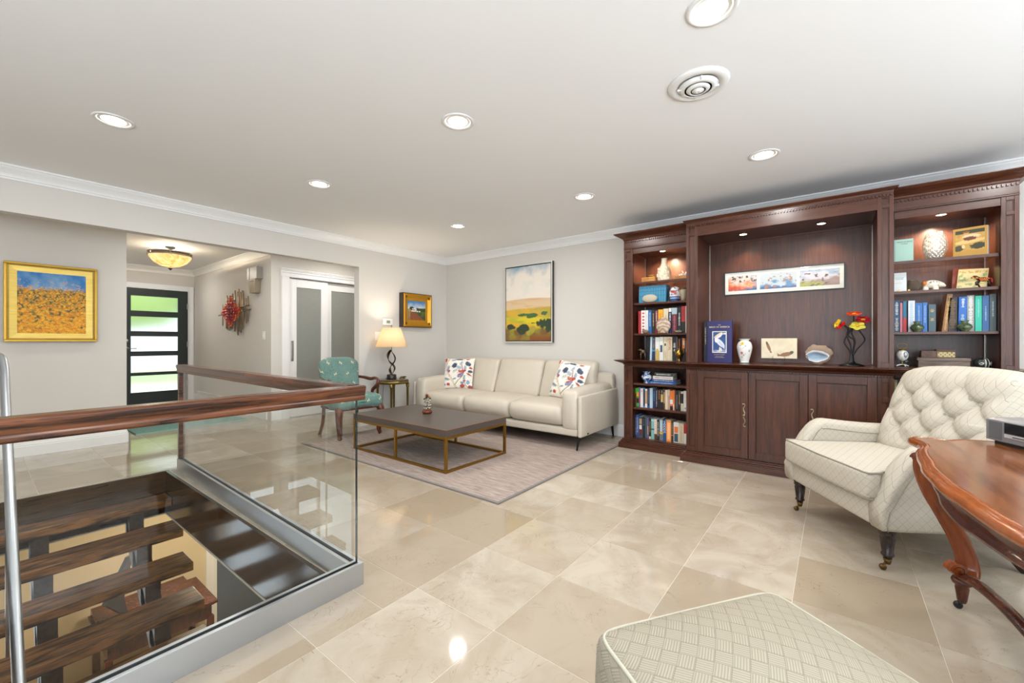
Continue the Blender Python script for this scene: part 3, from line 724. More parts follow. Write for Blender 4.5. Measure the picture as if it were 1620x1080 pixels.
def ribbon(ph, flip):
    mb = MB(); vs = []; fs = []; n = 44
    for i in range(n+1):
        t = i/n; z = .068+.320*t
        seg_ = t/.42 if t < .42 else (t-.42)/.58
        amp = (.034 if t < .42 else .048)*abs(math.sin(PI*seg_))**.8*(1 if flip else -1)*(-1 if t < .42 else 1)
        a = ph+t*1.5; wd = .005+(.020 if t < .42 else .028)*math.sin(PI*seg_)
        cx, cy = amp*math.cos(a)+.012*math.sin(t*5), amp*math.sin(a)
        dx, dy = -math.sin(a)*wd, math.cos(a)*wd; ex, ey = math.cos(a)*.0035, math.sin(a)*.0035
        for s1, s2 in ((1, 1), (-1, 1), (-1, -1), (1, -1)): vs.append((cx+dx*s1+ex*s2, cy+dy*s1+ey*s2, z+s1*.012))
    for i in range(n):
        for k in range(4): fs.append((i*4+k, i*4+(k+1) % 4, (i+1)*4+(k+1) % 4, (i+1)*4+k))
    fs += [(3, 2, 1, 0), tuple(n*4+k for k in range(4))]
    return mb.add(vs, fs, 0, True)
obj('bronze_leaf', ribbon(-1.4, True), M_bronze, lp); obj('bronze_leaf', ribbon(-1.4, False), M_bronze, lp)
obj('harp_stem', MB().tube([(0, 0, .38), (0, 0, .71)], .005, 8).sphere((0, 0, .715), (.008, .008, .014), 10, 8), M_brass, lp)
def shademat(name, col, e):
    t = NT(name); d = t.new('BsdfDiffuse'); tl = t.new('BsdfTranslucent'); mx = t.new('MixShader'); mx.inputs[0].default_value = .5
    for b in (d, tl): b.inputs[0].default_value = rgba(col)
    t.link(d.outputs[0], mx.inputs[1]); t.link(tl.outputs[0], mx.inputs[2]); t.link(mx.outputs[0], t.out.inputs[0]); return t.m
M_shade = shademat('linen_shade', '#f4e6cb', 1)
obj('lamp_shade', MB().lathe([(.203, .437), (.205, .437), (.118, .690), (.116, .690), (.203, .437)], seg=40), M_shade, lp)
obj('bulb', MB().sphere((0, 0, .56), (.028, .028, .038), 12, 8), emit('warm_bulb', '#ffd9a0', 25), lp)
light('table_lamp_bulb', 'POINT', (LX, LY, .6125+.56), 24, (1, .84, .64), .045)
obj('lamp_cord', MB().tube(spline([(.03, .05, .01), (.05, .2, .0), (.04, .235, -.1), (.03, .24, -.45), (.06, .235, -.598)], 6), .003, 6), plain('clear_cord', '#6b6456', .5), lp)
tr = thing('glasses_case', 'small gold and black trinket lying on the side table by the lamp', 'trinket', (3.60, 4.665, .6125), .4)
obj('gold_dish', MB().lathe([(0, 0), (.035, 0), (.045, .014), (.042, .014), (0, .006)], seg=20), M_gold, tr)
obj('black_case', MB().rbox((.03, -.0, .022), (.10, .04, .014), .006, (2, 2, 1)), M_black, tr)
# ================================================================== TEAL ARMCHAIR
def tealmat():
    t = NT('teal_chenille_with_motifs'); tc = t.new('TexCoord'); sp = t.new('SeparateXYZ'); t.link(tc.outputs['Object'], sp.inputs[0])
    x = sp.outputs[0]; z = t.math('ADD', sp.outputs[2], sp.outputs[1])
    zz = t.math('MULTIPLY', z, 1/.105); row = t.math('FLOOR', zz); par = t.math('FRACT', t.math('MULTIPLY', row, .5))
    xx = t.math('ADD', t.math('MULTIPLY', x, 1/.155), par)
    u = t.math('SUBTRACT', t.math('FRACT', xx), .5); v = t.math('SUBTRACT', t.math('FRACT', zz), .5)
    u = t.math('MULTIPLY', u, .155); v = t.math('MULTIPLY', v, .105)
    c, s2 = math.cos(.5), math.sin(.5); sg = t.math('SUBTRACT', t.math('MULTIPLY', par, 4), 1)
    ur = t.math('ADD', t.math('MULTIPLY', u, c), t.math('MULTIPLY', t.math('MULTIPLY', v, s2), sg)); vr = t.math('SUBTRACT', t.math('MULTIPLY', v, c), t.math('MULTIPLY', t.math('MULTIPLY', u, s2), sg))
    au = t.math('ABSOLUTE', ur); av = t.math('ABSOLUTE', vr)
    m = t.math('MULTIPLY', t.math('LESS_THAN', au, .016), t.math('LESS_THAN', av, t.math('MULTIPLY_ADD', au, .75, .002)))
    m = t.math('MULTIPLY', m, t.math('GREATER_THAN', t.math('ADD', av, .008), t.math('MULTIPLY', t.math('SUBTRACT', au, .008), 1.1)))
    n = t.noise(t.coord(), 160, 3); n2 = t.noise(t.coord(), 6, 2)
    base = t.ramp(t.math('ADD', t.math('MULTIPLY', n, .8), t.math('MULTIPLY', n2, .2)), [(.38, '#4a6f6a'), (.62, '#7e9c93')])
    t.link(t.mix(m, base, '#cfc6a4'), t.b.inputs['Base Color']); t.bump(n, .5, .003); t.set(.85); return t.m
M_teal = tealmat()
tcr = thing('teal_armchair', 'teal upholstered armchair with bow motifs and carved walnut frame', 'armchair', (2.76, 4.34, 0), math.radians(176))
# local: front toward +y; width x
obj('seat', MB().rbox((0, -.24, .415), (.56, .54, .15), .05, (8, 8, 3), (0, .01, .03), fn=lambda o, t: [o[0]*(1-.07*(t[1] < 0)), o[1], o[2]+.018*math.cos(t[0]*2.2)*(1 if (t[2] < 0 and t[1] > .5) else 0)]), M_teal, tcr)
def tbk(o, t): 
    wz = 1-.06*(1-t[2])*.5
    drop = .07*max(0, abs(t[0])-.45)**1.6*(t[2] > 0)*2.2
    return [o[0]*wz, o[1]-.16*(o[2]+.23)*.9-.01*math.cos(t[0]*1.5), o[2]-drop]
obj('backrest', MB().rbox((0, -.475, .69), (.50, .085, .47), .04, (10, 3, 10), (0, .02, .0), fn=tbk), M_teal, tcr)
def legcab(x, y, sx):
    P = spline([(x, y-.01, .36), (x+sx*.016, y+.018, .30), (x+sx*.012, y+.012, .2), (x-sx*.002, y-.004, .1), (x, y+.004, .045), (x+sx*.006, y+.018, .030)], 6)
    n = len(P); return MB().tube(P, [.034*(1-i/n)**.8+.0125+(.008 if i > n-5 else 0) for i in range(n)], 10)
for sx in (-1, 1): obj('leg', legcab(sx*.245, -.01, sx), M_chairwood, tcr)
for sx in (-1, 1):
    P = spline([(sx*.21, -.48, .40), (sx*.212, -.485, .25), (sx*.215, -.51, .12), (sx*.225, -.56, .0)], 5); obj('leg', MB().tube(P, [.021]*len(P), 4), M_chairwood, tcr)
    P = spline([(sx*.235, -.50, .675), (sx*.262, -.40, .668), (sx*.285, -.28, .655), (sx*.292, -.18, .668), (sx*.290, -.115, .652), (sx*.284, -.10, .61), (sx*.278, -.15, .565), (sx*.268, -.20, .525), (sx*.262, -.21, .45)], 6)
    n = len(P); obj('arm', MB().tube(P, [.0165+.005*math.sin(PI*i/n*2)**2 for i in range(n)], 10), M_chairwood, tcr)
obj('seat_rail', MB().box(-.255, .255, -.47, .005, .335, .36), M_chairwood, tcr, bevel=.004)
# ================================================================== TUFTED ARMCHAIR
AO = (3.034, .02, 0)
ac = thing('tufted_armchair', 'ivory diamond-weave armchair with deep button-tufted back in front of the bookcase', 'armchair', AO, math.atan2(.537, .843))
# local x: toward bookcase side, y: facing
bp = [(.005, .205), (.018, .24), (.015, .30), (-.01, .345), (-.70, .345), (-.74, .205)]
obj('seat_base', MB().rbox((0, -.36, .272), (.80, .735, .140), .025, (8, 8, 3), (0, .012, 0)), M_damask, ac)
def armmb(sx):
    mb = MB(); n = 26; ys = [ .012-.78*(i/n) for i in range(n+1)]
    def topz(y):
        s_ = -y
        if s_ < .19: return .33+.283*math.sin(min(1, max(0, (s_+.012)/.20))*PI/2)**.85
        return .613-.030*math.sin(min(1, (s_-.19)/.50)*PI*.62)
    vs = []; fs = []; m = 15
    for i, y in enumerate(ys):
        zt = topz(y); hw = .050 if -y > .02 else .045; zb = .205
        ring = []
        ring += [(-hw+.012, zb), (-hw, zb+.02), (-hw-.004, zb+.1 if zt > .4 else (zb+zt)/2), (-hw, zt-.06)]
        for k in range(1, 7): a = PI-PI*k/7; ring.append((math.cos(a)*(hw+.012), zt-.052+math.sin(a)*.052))
        ring += [(hw, zt-.06), (hw+.006, zb+.1 if zt > .4 else (zb+zt)/2), (hw+.006, zb+.02), (hw-.006, zb), (0, zb)]
        for x, z in ring: vs.append((sx*.375+x*1+sx*.0*(z-.3), y-.012*math.sin(PI*min(1, max(0, (z-.2)/.4)))*(i == 0)*-1, z))
    for i in range(n):
        for k in range(m): fs.append((i*m+k, i*m+(k+1) % m, (i+1)*m+(k+1) % m, (i+1)*m+k))
    fs += [list(range(m))[::-1], [n*m+k for k in range(m)]]
    mb.add(vs, fs, 0, True)
    return mb, ys, topz
for sx in (-1, 1):
    mb, ys, topz = armmb(sx); ar = obj('arm', mb, M_damask, ac, bevel=.0)
    # piping following the arm's inner and outer front edges
    P = [(sx*.375-sx*.046, -.002, .30)]+[(sx*.375-sx*.050, y, topz(y)-.060) for y in ys[5:22]]
    obj('piping', MB().tube(spline(P, 2), .0032, 6), plain('grey_piping', '#8f897b', .8), ar)
    P = [(sx*.375+sx*.054, .004, .21), (sx*.375+sx*.058, .0, .30)]+[(sx*.375+sx*.057, y, topz(y)-.062) for y in ys[5:24]]
    obj('piping', MB().tube(spline(P, 2), .0026, 6), plain('grey_piping', '#8f897b', .8), ar)
obj('front_rail', MB().rbox((0, -.01, .268), (.66, .05, .128), .02, (6, 2, 3), (0, .008, 0)), M_damask, ac)
def scf(o, t):
    ww = 1.0 if o[1] < .20 else 1.13
    k = min(1, max(0, (o[1]-.19)/.04)); return [o[0]*(1+.12*k), o[1]+.012*(1-t[0]**2)*(t[1] > 0), o[2]]
sc = obj('seat_cushion', MB().rbox((0, -.235, .405), (.645, .58, .135), .022, (14, 14, 3), (0, .0, .028), fn=scf), M_damask, ac)
for z in (.4695, .341):
    lp_ = []
    for x, y in ((-.322, -.50), (-.322, -.06), (-.355, -.015), (-.362, .04), (-.34, .050), (0, .062), (.34, .050), (.362, .04), (.355, -.015), (.322, -.06), (.322, -.50)): lp_.append((x, y, z))
    obj('welt', MB().tube(lp_, .0045, 8), plain('grey_piping', '#8f897b', .8), sc)
# tufted back
TU = []
for r, zr in enumerate((.60, .695, .79)):
    k = [(-.20, 0, .20) , (-.30, -.10, .10, .30), (-.20, 0, .20)][r]
    for x in k: TU.append((x, zr))
def bk(o, t):
    x, y, z = o; zz = z+.70
    if t[1] > .15:
        a = (x/.10+(zz-.79)/.095)/2; b = (x/.10-(zz-.79)/.095)/2
        pa, pb = abs(math.sin(PI*a)), abs(math.sin(PI*b))
        inner = (pa*pb)**.42
        s_ = max(0, min(1, (zz-.80)/.10)); s_ = s_*s_*(3-2*s_)
        pl = abs(math.sin(PI*(x/.20+ .5)))**.5; top = pl*(1-max(0, (zz-.86)/.12))+max(0, (zz-.86)/.12)
        s2 = max(0, min(1, (.60-zz)/.09)); low = abs(math.sin(PI*(x/.20+.5)))**.5
        f = inner*(1-s_)*(1-s2)+top*s_+low*s2
        e = max(0, min(1, (abs(x)-.27)/.06)); f = f*(1-e)+e*(.75+.2*abs(math.sin(PI*(zz-.695)/.19)))
        for tx_, tz_ in TU: f -= .55*math.exp(-((x-tx_)**2+(zz-tz_)**2)/.00055)*(1-e)
        y += .038*(f-.4)*min(1, (t[1]-.15)/.6)
    zz2 = z-.02*abs(t[0])**3*(t[2] > 0)
    return [x*(1+.02*math.cos(t[2]*2)), y-.36*(z+.27)+.0, zz2]
bkb = MB().rbox((0, -.555, .70), (.70, .17, .535), .07, (64, 4, 60), (0, .02, .01), fn=bk)
back = obj('tufted_back', bkb, M_damask, ac)
for x, z in TU:
    y = -.487-.36*(z-.43)
    obj('button', MB().sphere((x, y, z), (.011, .006, .011), 10, 6), M_damask, back)
obj('outer_back', MB().rbox((0, -.70, .52), (.74, .07, .62), .03, (6, 2, 6), fn=lambda o, t: [o[0], o[1]-.30*(o[2]+.3), o[2]]), M_damask, ac)
def turned(x, y, dirx):
    l = obj('leg', MB().lathe([(0, .205), (.036, .205), (.036, .192), (.030, .188), (.034, .180), (.034, .172), (.028, .168), (.031, .155), (.022, .082), (.026, .078), (.026, .070), (.019, .066), (.017, .05), (0, .05)][::-1], (x, y, 0), 20), M_ebony, ac)
    obj('brass_cup', MB().lathe([(0, .028), (.012, .028), (.018, .055), (0, .055)], (x, y, 0), 16), plain('old_brass', '#6b5330', .35, .9), l)
    obj('caster', MB().lathe([(0, -.008), (.013, -.008), (.0155, 0), (.013, .008), (0, .008)], (x+dirx*.022, y+.026, .0155), 16, axis='x').tube([(x, y, .034), (x+dirx*.012, y+.016, .030), (x+dirx*.022, y+.026, .0155)], .006, 8), plain('old_brass', '#6b5330', .35, .9), l)
turned(-.36, -.045, -.3); turned(.36, -.045, -.3)
for sx in (-1, 1):
    P = spline([(sx*.33, -.60, .215), (sx*.333, -.61, .14), (sx*.338, -.64, .06), (sx*.345, -.69, .0)], 5); obj('leg', MB().tube(P, [.034, .033, .032, .031, .030, .029, .028, .027, .026, .025, .024, .024, .024, .024, .024, .024][:len(P)], 4), M_ebony, ac)
# ================================================================== OTTOMAN
ot = thing('ottoman', 'sage diamond-weave ottoman with corded edge in the right foreground', 'ottoman', (1.057, .107, 0), math.atan2(-.568, .823))
def of(o, t):
    b = 1+.05*math.cos(t[2]*1.4)*0
    bow = .014*(1-t[1]**2)*(abs(t[0]) > .9)
    return [o[0]*(1+.025*(1-max(-1, t[2]))/2), o[1]*(1+.025*(1-t[2])/2), o[2]]
obj('upholstered_body', MB().rbox((0, 0, .275), (.59, .50, .245), .035, (16, 14, 5), (.014, .014, .045), fn=of), M_ott, ot)
lp_ = []
for k in range(40):
    a = 2*PI*k/40; cx, cy = math.copysign(1, math.cos(a)), math.copysign(1, math.sin(a))
    e_ = .16; lp_.append((.287*math.copysign(abs(math.cos(a))**e_, math.cos(a)), .243*math.copysign(abs(math.sin(a))**e_, math.sin(a)), .389))
lp_.append(lp_[0])
rp_ = MB().tube(lp_, .0048, 8)
obj('corded_welt', rp_, plain('sage_cord', '#b5b3a2', .8, bump=(400, .5)), ot)
for sx in (-1, 1):
    for sy in (-1, 1): obj('leg', MB().lathe([(0, 0), (.014, 0), (.018, .06), (.026, .13), (.026, .16), (0, .16)], (sx*.24, sy*.20, 0), 16), M_ebony, ot)
# ================================================================== WRITING TABLE
dt = thing('writing_table', 'polished walnut writing table with serpentine moulded top and scrolled legs', 'table', (1.89, -.60, 0), .06)
q_ = [(.115, .355), (.215, .341), (.295, .334), (.385, .321), (.449, .306), (.512, .287), (.586, .281), (.645, .291), (.688, .296), (.712, .278), (.705, .232), (.697, .183), (.742, .134), (.771, .055)]
out = [(-x, y) for x, y in q_[::-1]]+[(0, .356)]+q_+[(.776, 0)]+[(x, -y) for x, y in q_[::-1]]+[(0, -.356)]+[(-x, -y) for x, y in q_]+[(-.776, 0)]
out = [out[-1]]+out
full = spl2(out, 3)[:-1]
def inset(poly, d):
    r = []
    for x, y in poly:
        l = math.hypot(x, y); k = 1-d/l*min(1.6, 1+.5*abs(x)); r.append((x*k, y*k))
    return r
ar_ = sum(full[i][0]*full[(i+1) % len(full)][1]-full[(i+1) % len(full)][0]*full[i][1] for i in range(len(full))); SG = 1 if ar_ > 0 else -1
TZ = .700
layers = [(.016, TZ-.038), (.006, TZ-.036), (.0, TZ-.028), (.0, TZ-.020), (.004, TZ-.011), (.011, TZ-.007), (.015, TZ-.0085), (.018, TZ-.004), (.024, TZ+.0008), (.030, TZ+.0004), (.033, TZ-.0022), (.036, TZ)]
mb = MB(); vs = []; fs = []; n = len(full)
for d, z in layers: vs += [(x, y, z) for x, y in inset(full, d)]
for k in range(len(layers)-1):
    for i in range(n): j = (i+1) % n; q4 = (k*n+i, k*n+j, (k+1)*n+j, (k+1)*n+i); fs.append(q4 if SG > 0 else q4[::-1])
mb.add(vs, fs, 0, True); edge = obj('moulded_edge', mb, M_deskedge, dt)
ins = inset(full, .036); n_i = len(ins); mb = MB()
mb.add([(x, y, TZ) for x, y in ins]+[(0, 0, TZ)]+[(x, y, TZ-.028) for x, y in ins]+[(0, 0, TZ-.028)], [(i, (i+1) % n_i, n_i) if SG > 0 else ((i+1) % n_i, i, n_i) for i in range(n_i)]+[((n_i+1)+(i+1) % n_i, n_i+1+i, 2*n_i+1) if SG > 0 else (n_i+1+i, (n_i+1)+(i+1) % n_i, 2*n_i+1) for i in range(n_i)], 0, False)
obj('tabletop', mb, M_desk, dt)
ap = inset(full, .055)
mb = MB(); vs = []; fs = []
apl = [(0, TZ-.034), (.0, TZ-.060), (.006, TZ-.085), (.002, TZ-.100), (-.010, TZ-.106), (-.012, TZ-.116), (.006, TZ-.122)]
for d, z in apl: vs += [(x, y, z-(.012*math.cos(x*7) if z < TZ-.09 else 0)) for x, y in inset(ap, d)]
for k in range(len(apl)-1):
    for i in range(n): j = (i+1) % n; q4 = (k*n+i, k*n+j, (k+1)*n+j, (k+1)*n+i); fs.append(q4[::-1] if SG > 0 else q4)
mb.add(vs, fs, 0, True); apo = obj('apron', mb, M_deskd, dt)
obj('apron_boss', MB().sphere((.47, .262, TZ-.078), (.044, .016, .030), 16, 10), M_deskd, apo)
for sx in (-1, 1):
    for sy in (-1, 1):
        ctrl = [(.602, .235, .655), (.606, .258, .635), (.612, .262, .58), (.624, .236, .49), (.642, .192, .40), (.655, .150, .31), (.656, .125, .235), (.648, .118, .18), (.638, .124, .155)]
        P = spline([(sx*x, sy*y, z) for x, y, z in ctrl], 7); m = len(P)
        vs = []; fs = []
        for i, p in enumerate(P):
            t = i/(m-1); t_ = (P[min(i+1, m-1)]-P[max(i-1, 0)]).normalized(); out_ = Vector((sx*.25, sy*.97, 0)); out_ = (out_-t_*out_.dot(t_)).normalized(); s3 = t_.cross(out_)
            wd = .022; th = .028+.010*t-.004*math.sin(PI*t)
            for a, b in ((1, .7), (.75, 1), (.35, .85), (-.35, .85), (-.75, 1), (-1, .7), (-1, -.7), (-.7, -1), (.7, -1), (1, -.7)): vs.append(p+s3*wd*a+out_*th*b)
        for i in range(m-1):
            for k in range(10): fs.append((i*10+k, i*10+(k+1) % 10, (i+1)*10+(k+1) % 10, (i+1)*10+k))
        fs += [list(range(10)), [(m-1)*10+k for k in range(10)]]
        lg = obj('leg', MB().add(vs, fs, 0, True), M_deskleg, dt)
        def scroll(c, r, ax, turns=1.6, wd=.018, th=.008):
            P = [(c[0]+ax[0]*r*(1-.8*k/24)*math.cos(turns*2*PI*k/24+PI*.0), c[1]+ax[1]*r*(1-.8*k/24)*math.cos(turns*2*PI*k/24), c[2]+r*(1-.8*k/24)*math.sin(turns*2*PI*k/24)) for k in range(25)]
            return P
        dxy = Vector((-sx*.35, sy*.94, 0)).normalized()
        perp = Vector((-dxy.y, dxy.x, 0))
        def scr(cx, cy, cz, r):
            mb = MB(); Pp = scroll((0, 0, 0), r, (1, 0)); 
            vs = []; fs = []
            for i, p in enumerate(Pp):
                tn = (Vector(Pp[min(i+1, 24)])-Vector(Pp[max(i-1, 0)])).normalized(); nn = Vector((-tn.z, 0, tn.x))*.006
                for a, b in ((1, 1), (1, -1), (-1, -1), (-1, 1)): vs.append(Vector(p)+nn*a+Vector((0, .020*b, 0)))
            for i in range(24):
                for k in range(4): fs.append((i*4+k, i*4+(k+1) % 4, (i+1)*4+(k+1) % 4, (i+1)*4+k))
            fs += [(0, 1, 2, 3), (96, 97, 98, 99)]
            mb.add(vs, fs, 0, False); mb.lathe([(0, -.016), (r*.55, -.016), (r*.7, 0), (r*.55, .016), (0, .016)], (0, 0, 0), 16, axis='y')
            R = Matrix.Translation((cx, cy, cz)) @ Matrix.Rotation(math.atan2(dxy.y, dxy.x), 4, 'Z'); return mb.xf(R)
        obj('scroll', scr(sx*.608, sy*.272, .618, .019), M_deskd, lg)
        obj('scroll', scr(sx*.632, sy*.155, .168, .030), M_deskleg, lg)
        obj('foot', MB().lathe([(0, .034), (.013, .034), (.016, .045), (.022, .095), (.020, .105), (.030, .112), (.034, .124), (.030, .134), (0, .134)], (sx*.640, sy*.137, 0), 18), M_deskd, lg)
        obj('caster', MB().lathe([(0, -.008), (.013, -.008), (.0155, 0), (.013, .008), (0, .008)], (sx*.652, sy*.146, .0155), 16, axis='x').tube([(sx*.640, sy*.137, .038), (sx*.652, sy*.146, .0155)], .007, 8), M_black, lg)
        P = spline([(sx*.635, sy*.137, .140), (sx*.50, sy*.118, .172), (sx*.34, sy*.085, .165), (sx*.16, sy*.045, .125), (0, 0, .095)], 6)
        obj('stretcher', MB().tube(P, .017, 8, flat=1.3), M_deskd, dt)
obj('finial', MB().lathe([(0, .075), (.03, .075), (.045, .09), (.03, .105), (.02, .12), (.026, .14), (.0, .165)], (0, 0, 0), 20), M_deskd, dt)
# radio on the table
M_rad = plain('titanium_grey_plastic', '#7f8185', .35, .3)
rd = thing('tabletop_radio', 'grey tabletop radio with black display standing on the writing table', 'radio', (2.60, -.507, TZ), math.atan2(-.49, -.872)+PI/2-PI/2)
# local: x along front (toward viewer right), front faces +y rotated
rd.rotation_euler = (0, 0, math.atan2(-.49, -.872))
W_ = .37
def rf(o, t): return [o[0], o[1], o[2]-(.010*t[1]*-1 if t[2] > 0 else 0)]
pr = [(0, .014), (0, .098), (.03, .104), (.12, .106), (.21, .085), (.215, .014)]
obj('case', MB().prism(pr, 'x', 0, W_), M_rad, rd, bevel=.004)
obj('feet', MB().box(.02, W_-.02, .015, .20, 0, .014), M_black, rd)
# radio local y must point to the viewer side: built with depth toward -y
obj('display_window', MB().box(.078, W_-.078, -.002, 0, .052, .094), plain('black_display', '#0c0f18', .05), rd)
obj('disc_slot_panel', MB().box(.078, W_-.078, -.0025, 0, .036, .050), plain('silver_strip', '#c5c7ca', .3, .4), rd)
obj('disc_slot', MB().box(.11, W_-.11, -.003, -.0022, .040, .0435), M_black, rd)
for a, b in ((.014, .066), (W_-.066, W_-.014)): obj('speaker_grille', MB().box(a, b, -.001, 0, .022, .092), plain('grille_grey', '#5d5f62', .6, bump=(900, .8)), rd)
# ================================================================== BOOKCASE WALL
def framed(mb, x, y0, y1, z0, z1, st, rails, d=.007, back=.02, dd=1.7):
    """face at plane x looking toward -X, recessed by d between stiles and rails (rails: list of (z0,z1))"""
    d *= dd
    mb.box(x+d, x+d+back, y0, y1, z0, z1)
    mb.box(x, x+d, y0, y0+st, z0, z1).box(x, x+d, y1-st, y1, z0, z1)
    for a, b in rails: mb.box(x, x+d, y0+st, y1-st, a, b)
    # inner bead
    e = .005; zs = sorted(rails)
    for (a, b), (c, d2) in zip(zs[:-1], zs[1:]):
        for q in ((y0+st, y0+st+e, b, c), (y1-st-e, y1-st, b, c), (y0+st+e, y1-st-e, b, b+e), (y0+st+e, y1-st-e, c-e, c)): mb.box(x+d*.5, x+d, *q)
    return mb
def cornice(x, xb, y0, y1, zb, zt, proj, left=True, right=True):
    """stacked moulding with mitred returns; x front plane of the body"""
    mb = MB(); steps = [(0, 0), (.10, .06), (.25, .10), (.42, .28), (.60, .55), (.74, .80), (.86, .93), (.93, 1), (1, 1)]
    prev = steps[0]
    for a, b in zip(steps[:-1], steps[1:]):
        z0_, z1_ = zb+(zt-zb)*a[0], zb+(zt-zb)*b[0]; p0, p1 = a[1]*proj, b[1]*proj
        if z1_-z0_ < 1e-5: continue
        lo = [(x-p0, y0-(p0 if right else 0)), (xb, y0-(p0 if right else 0)), (xb, y1+(p0 if left else 0)), (x-p0, y1+(p0 if left else 0))]
        hi = [(x-p1, y0-(p1 if right else 0)), (xb, y0-(p1 if right else 0)), (xb, y1+(p1 if left else 0)), (x-p1, y1+(p1 if left else 0))]
        vs = [(*p, z0_) for p in lo]+[(*p, z1_) for p in hi]
        mb.add(vs, [(0, 1, 2, 3)[::-1] if False else (3, 2, 1, 0), (4, 5, 6, 7), (0, 1, 5, 4), (1, 2, 6, 5), (2, 3, 7, 6), (3, 0, 4, 7)], 0)
    return mb
def dentils(x, y0, y1, z0, z1, pitch=.017, d=.008):
    mb = MB(); d *= 1.5; pitch *= 1.25; n = int((y1-y0)/pitch)
    for k in range(n): a = y0+(k+.25)*(y1-y0)/n; mb.box(x-d, x, a, a+pitch*.5, z0, z1)
    return mb
def plinth(x, xb, y0, y1, h, proj):
    return cornice(x, xb, y0, y1, h, h*.0, proj) if False else MB().box(x-proj, xb, y0-proj, y1+proj, 0, h*.55).box(x-proj*.86, xb, y0-proj*.86, y1+proj*.86, h*.55, h*.66).box(x-proj*.55, xb, y0-proj*.55, y1+proj*.55, h*.66, h*.80).box(x-proj*.4, xb, y0-proj*.4, y1+proj*.4, h*.80, h*.90).box(x-proj*.15, xb, y0-proj*.15, y1+proj*.15, h*.90, h)
XB = 4.698
M_inner = M_cab
def bookcase(label, y0, y1, pil, open_, shelves_up, shelves_low, gl, side):
    """y0<y1; pil=(a,b) pilaster span; open_=(a,b) opening span"""
    X = 4.28; t = thing('bookcase', label, 'bookcase', (4.49, (y0+y1)/2, 0), group=None)
    P = lambda nm, mb, m=M_cab, bv=.0, par=t: obj(nm, mb, m, par, ws=True, bevel=bv)
    oy0, oy1 = open_; left = side == 'l'
    P('plinth', MB().box(X-.075, XB, y0-(0 if left else .035), y1+(.035 if left else 0), 0, .052).box(X-.066, XB, y0-(0 if left else .03), y1+(.03 if left else 0), .052, .064).box(X-.045, XB, y0-(0 if left else .02), y1+(.02 if left else 0), .064, .078).box(X-.03, XB, y0, y1+(.01 if left else 0), .078, .092).box(X+.0, XB, oy0, oy1, .092, .10), M_cabh, .003)
    for a, b in ((y0, oy0), (oy1, y1)):
        P('side_panel', MB().box(X+.03, XB-.012, max(a, y0) if a == y0 else oy1, b if b == y1 else oy0, .092, 2.24).box(X+.008, X+.03, a, b, .092, 2.10))
    P('back_panel', MB().box(XB-.012, XB, y0, y1, .09, 2.24))
    a, b = pil
    P('pilaster', framed(MB(), X-.007, a, b, .09, .862, .022, [(.09, .125), (.655, .69), (.765, .79) if 0 else (.83, .862)]), M_cab, .0015)
    P('pilaster', framed(MB(), X-.007, a, b, .922, 2.10, .022, [(.922, .955), (1.975, 2.0), (2.075, 2.10)]), M_cab, .0015)
    P('counter', cornice(X, XB, y0, y1, .868, .925, .085, left, not left), M_cabh, .002)
    P('upper_case_top', MB().box(X+.02, XB, y0, y1, 2.065, 2.085))
    P('valance', MB().box(X, X+.02, oy0, oy1, 2.045, 2.10).box(X-.004, X, oy0, oy1, 2.045, 2.056), M_cabh, .001)
    P('frieze', MB().box(X-.008, XB, y0, y1+(.0), 2.10, 2.19).box(X-.016, X-.008, y0, y1, 2.10, 2.108).box(X-.013, X-.008, y0, y1, 2.112, 2.117), M_cabh, .001)
    P('crown', cornice(X-.008, XB, y0, y1, 2.19, 2.262, .085, left, not left), M_cabh, .001)
    tag(P('dentil_row', dentils(X-.008, y0, y1, 2.168, 2.184), M_cabh), kind='stuff')
    tag(P('dentil_row', dentils(X, y0, y1, .850, .864, .013, .006), M_cabh), kind='stuff')
    P('lower_rail', MB().box(X, X+.02, oy0, oy1, .853, .868))
    for z, glass in shelves_up:
        if glass:
            s_ = P('glass_shelf', MB().box(X+.045, XB-.014, oy0+.002, oy1-.002, z-.012, z), M_shelfglass)
            o_ = obj('edge_strip', MB().box(X+.03, X+.045, oy0+.002, oy1-.002, z-.020, z+.001), M_cabh, None); o_.parent = s_
            for v in o_.data.vertices: v.co -= wloc(t)
        else: P('shelf', MB().box(X+.028, XB-.014, oy0, oy1, z-.02, z), M_cabh, .002)
    for z in shelves_low: P('shelf', MB().box(X+.012, XB-.014, oy0, oy1, z-.02, z), M_cabh, .002)
    for yy in ((oy0, oy0+.004), (oy1-.004, oy1)): P('shelf_track', MB().box(XB-.05, XB-.035, yy[0], yy[1], .95, 2.05), M_chrome)
    dn = P('downlight', MB().lathe([(0, 2.064), (.034, 2.064), (.036, 2.060), (.030, 2.058), (.028, 2.062), (0, 2.062)][::-1], (4.40, (oy0+oy1)/2, 0), 20), M_chrome)
    q_ = obj('lens', MB().lathe([(0, 2.0605), (.027, 2.0605), (.027, 2.0620), (0, 2.062)], (4.40-4.49, (oy0+oy1)/2-(y0+y1)/2, 0), 20), emit('halogen_lens', '#fff0d4', 14), dn)
    light('bookcase_downlight', 'SPOT', (4.54, (oy0+oy1)/2, 2.045), 26, (1, .82, .6), .02, (0, 0, 0), spot=160, blend=.6)
    return t
bookcase('tall mahogany bookcase unit left of the picture niche, beside the sofa', 1.112, 1.777, (1.682, 1.777), (1.132, 1.682), [(1.745, 1), (1.526, 0), (1.205, 0)], [.681, .425], True, 'l')
bookcase('tall mahogany bookcase unit at the right end, behind the tufted armchair', -.985, -.352, (-.985, -.903), (-.903, -.367), [(1.728, 1), (1.50, 1), (1.192, 0)], [.60, .35], True, 'r')
